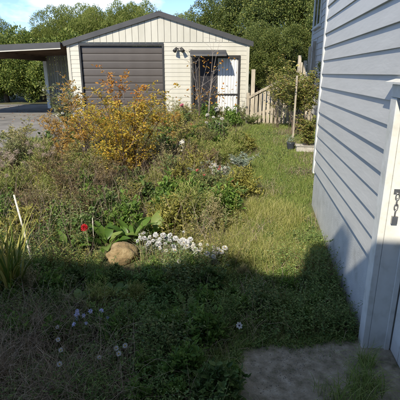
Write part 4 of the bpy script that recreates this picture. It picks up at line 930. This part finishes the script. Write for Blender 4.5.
bush('low green plant against the entrance step', .35, 12.6, .5, 'weed_olive', 229)
bush('low green plant at the foot of the picket handrail', 1.5, 12.0, .35, 'weed', 231)
bush('white-flecked low plant by the garage corner', 1.25, 12.5, .55, 'sage', 233)
# climbing rose and stakes by the house, planter, small pot
wd, lf, tp = mk_shrub(241, 1.85, 20, .78, 22, 20, .055, .032, .010, twig_len=.22, low=.4); g = rng(242); top = tp[np.argsort(-tp[:, 2])]
plant('climbing_rose', 'tall leafy rose with pale yellow blooms growing beside the deck', 'shrub', 2.55, 10.9, [('stems', wd, M['twig']), ('foliage', lf, M['rose_leaf'])], [(F_YEL, tuple(top[i] + np.array([0, -.05, 0])), .9, sunward(g)) for i in (1, 4, 9, 15, 22, 30)])
wd, lf, tp = mk_shrub(243, 1.5, 8, .4, 12, 12, .045, .024, .009, twig_len=.22, low=.45)
plant('rose_bush', 'shorter brown tinged rose bush before the picket handrail', 'shrub', 2.15, 11.7, [('stems', wd, M['twig']), ('foliage', lf, M['weed_olive'])])
tag(link('garden_stake', NB().box(-.02, .02, -.02, .02, -.1, 1.55).mesh('garden_stake'), M['timber'], None, (2.36, 10.3, float(tz(0, 10.3)))), 'square timber stake supporting the rose', 'stake')
pl = thing('planter_trough', 'low white planter trough on the lawn by the house', 'planter', (2.42, 9.1, float(tz(0, 9.1))), -.12)
pn = NB(); pn.box(-.24, .24, -.11, -.09, 0, .13).box(-.24, .24, .09, .11, 0, .13).box(-.24, -.22, -.0895, .0895, 0, .13).box(.22, .24, -.0895, .0895, 0, .13).box(-.2195, .2195, -.0895, .0895, 0, .09)
bevel(part('trough', pn, M['planter'], pl), .006); part('rim', NB().box(-.26, .26, -.13, -.091, .131, .15).box(-.26, .26, .091, .13, .131, .15).box(-.26, -.222, -.0905, .0905, .131, .15).box(.222, .26, -.0905, .0905, .131, .15), M['planter'], pl)
wd, lf, tp = mk_shrub(245, .72, 16, .24, 12, 13, .045, .026, .006, twig_len=.25, low=.1); plant('trough_plant', 'reddish green bushy plant growing in the white trough', 'plant', 2.42, 9.1, [('stems', wd, M['twig']), ('foliage', lf, M['rose_leaf'])], dz=.085)
pt = thing('flower_pot', 'small dark pot on the lawn beside the white trough', 'pot', (2.08, 9.25, float(tz(0, 9.25))))
part('pot', NB().tube([(0, 0, 0), (0, 0, .02), (0, 0, .15), (0, 0, .17)], [.065, .07, .095, .098], 12), M['pot_dark'], pt, True)
a_, b_, _t = mk_clump(247, 10, .06, .16, 10, .05, .02, lean=.5); plant('pot_plant', 'grey-green small plant in the dark pot', 'plant', 2.08, 9.25, [('stems', a_, M['stalk']), ('foliage', b_, M['greyleaf'])], dz=.16)
# weeds at the foot of the house wall and by the door
wlab = ['leafy weed at the footing nearest the door', 'leafy weed at the footing, second from the door', 'leafy weed at the footing, third from the door', 'leafy weed at the footing where sun meets shade', 'leafy weed at the sunny end of the footing']
a_, b_, _t = mk_clump(251, 34, .15, .22, 13, .035, .018, lean=.5)
for i, (x, y, s) in enumerate(((1.20, 3.08, .9), (1.22, 3.42, 1.1), (1.24, 3.75, 1.0), (1.30, 4.15, 1.1), (1.38, 4.6, .9))):
    plant('wall_weed', wlab[i], 'weed', x, y, [('stems', a_, M['stalk']), ('foliage', b_, M['weed_dark' if i < 3 else 'weed'])], group='weeds along the house footing', rz=i*1.4, sc=s)
def tuft(seed, n, rad, h, w, lean=.5):
    g = rng(seed); a = g.uniform(0, 6.28, n); rr = rad*np.sqrt(g.uniform(0, 1, n)); nb = NB(); blades(nb, g, np.column_stack([np.cos(a)*rr, np.sin(a)*rr, np.zeros(n)]), h*g.uniform(.5, 1.1, n), w, lean, .8, 5); return nb.mesh('blades')
for i, (x, y, n, r, h, lab) in enumerate(((1.13, 2.28, 240, .13, .26, 'lush grass tuft in front of the door threshold'), (1.0, 2.12, 200, .13, .22, 'lush grass tuft nearest the camera on the apron'), (1.24, 2.52, 120, .06, .2, 'thin grass tuft rooted at the door jamb'), (.86, 2.22, 70, .10, .12, 'sparse grass tuft on the apron'))):
    t = plant('grass_tuft', lab, 'grass', x, y, [('blades', tuft(260 + i, n, r, h, .005), M['lawn'])], group='grass tufts by the low door', dz=.01)
for i, (x, y, lab) in enumerate(((-1.35, 2.75, 'straggly dead grass tussock under the strap leaved plant'), (-1.45, 2.35, 'straggly dead grass tussock at the corner of the view'), (-.95, 2.15, 'straggly dead grass tussock nearest the camera'))):
    plant('dead_tussock', lab, 'grass', x, y, [('blades', tuft(270 + i, 260, .14, .42, .0034, .8), M['straw_grey'])], group='dead grass tussocks')
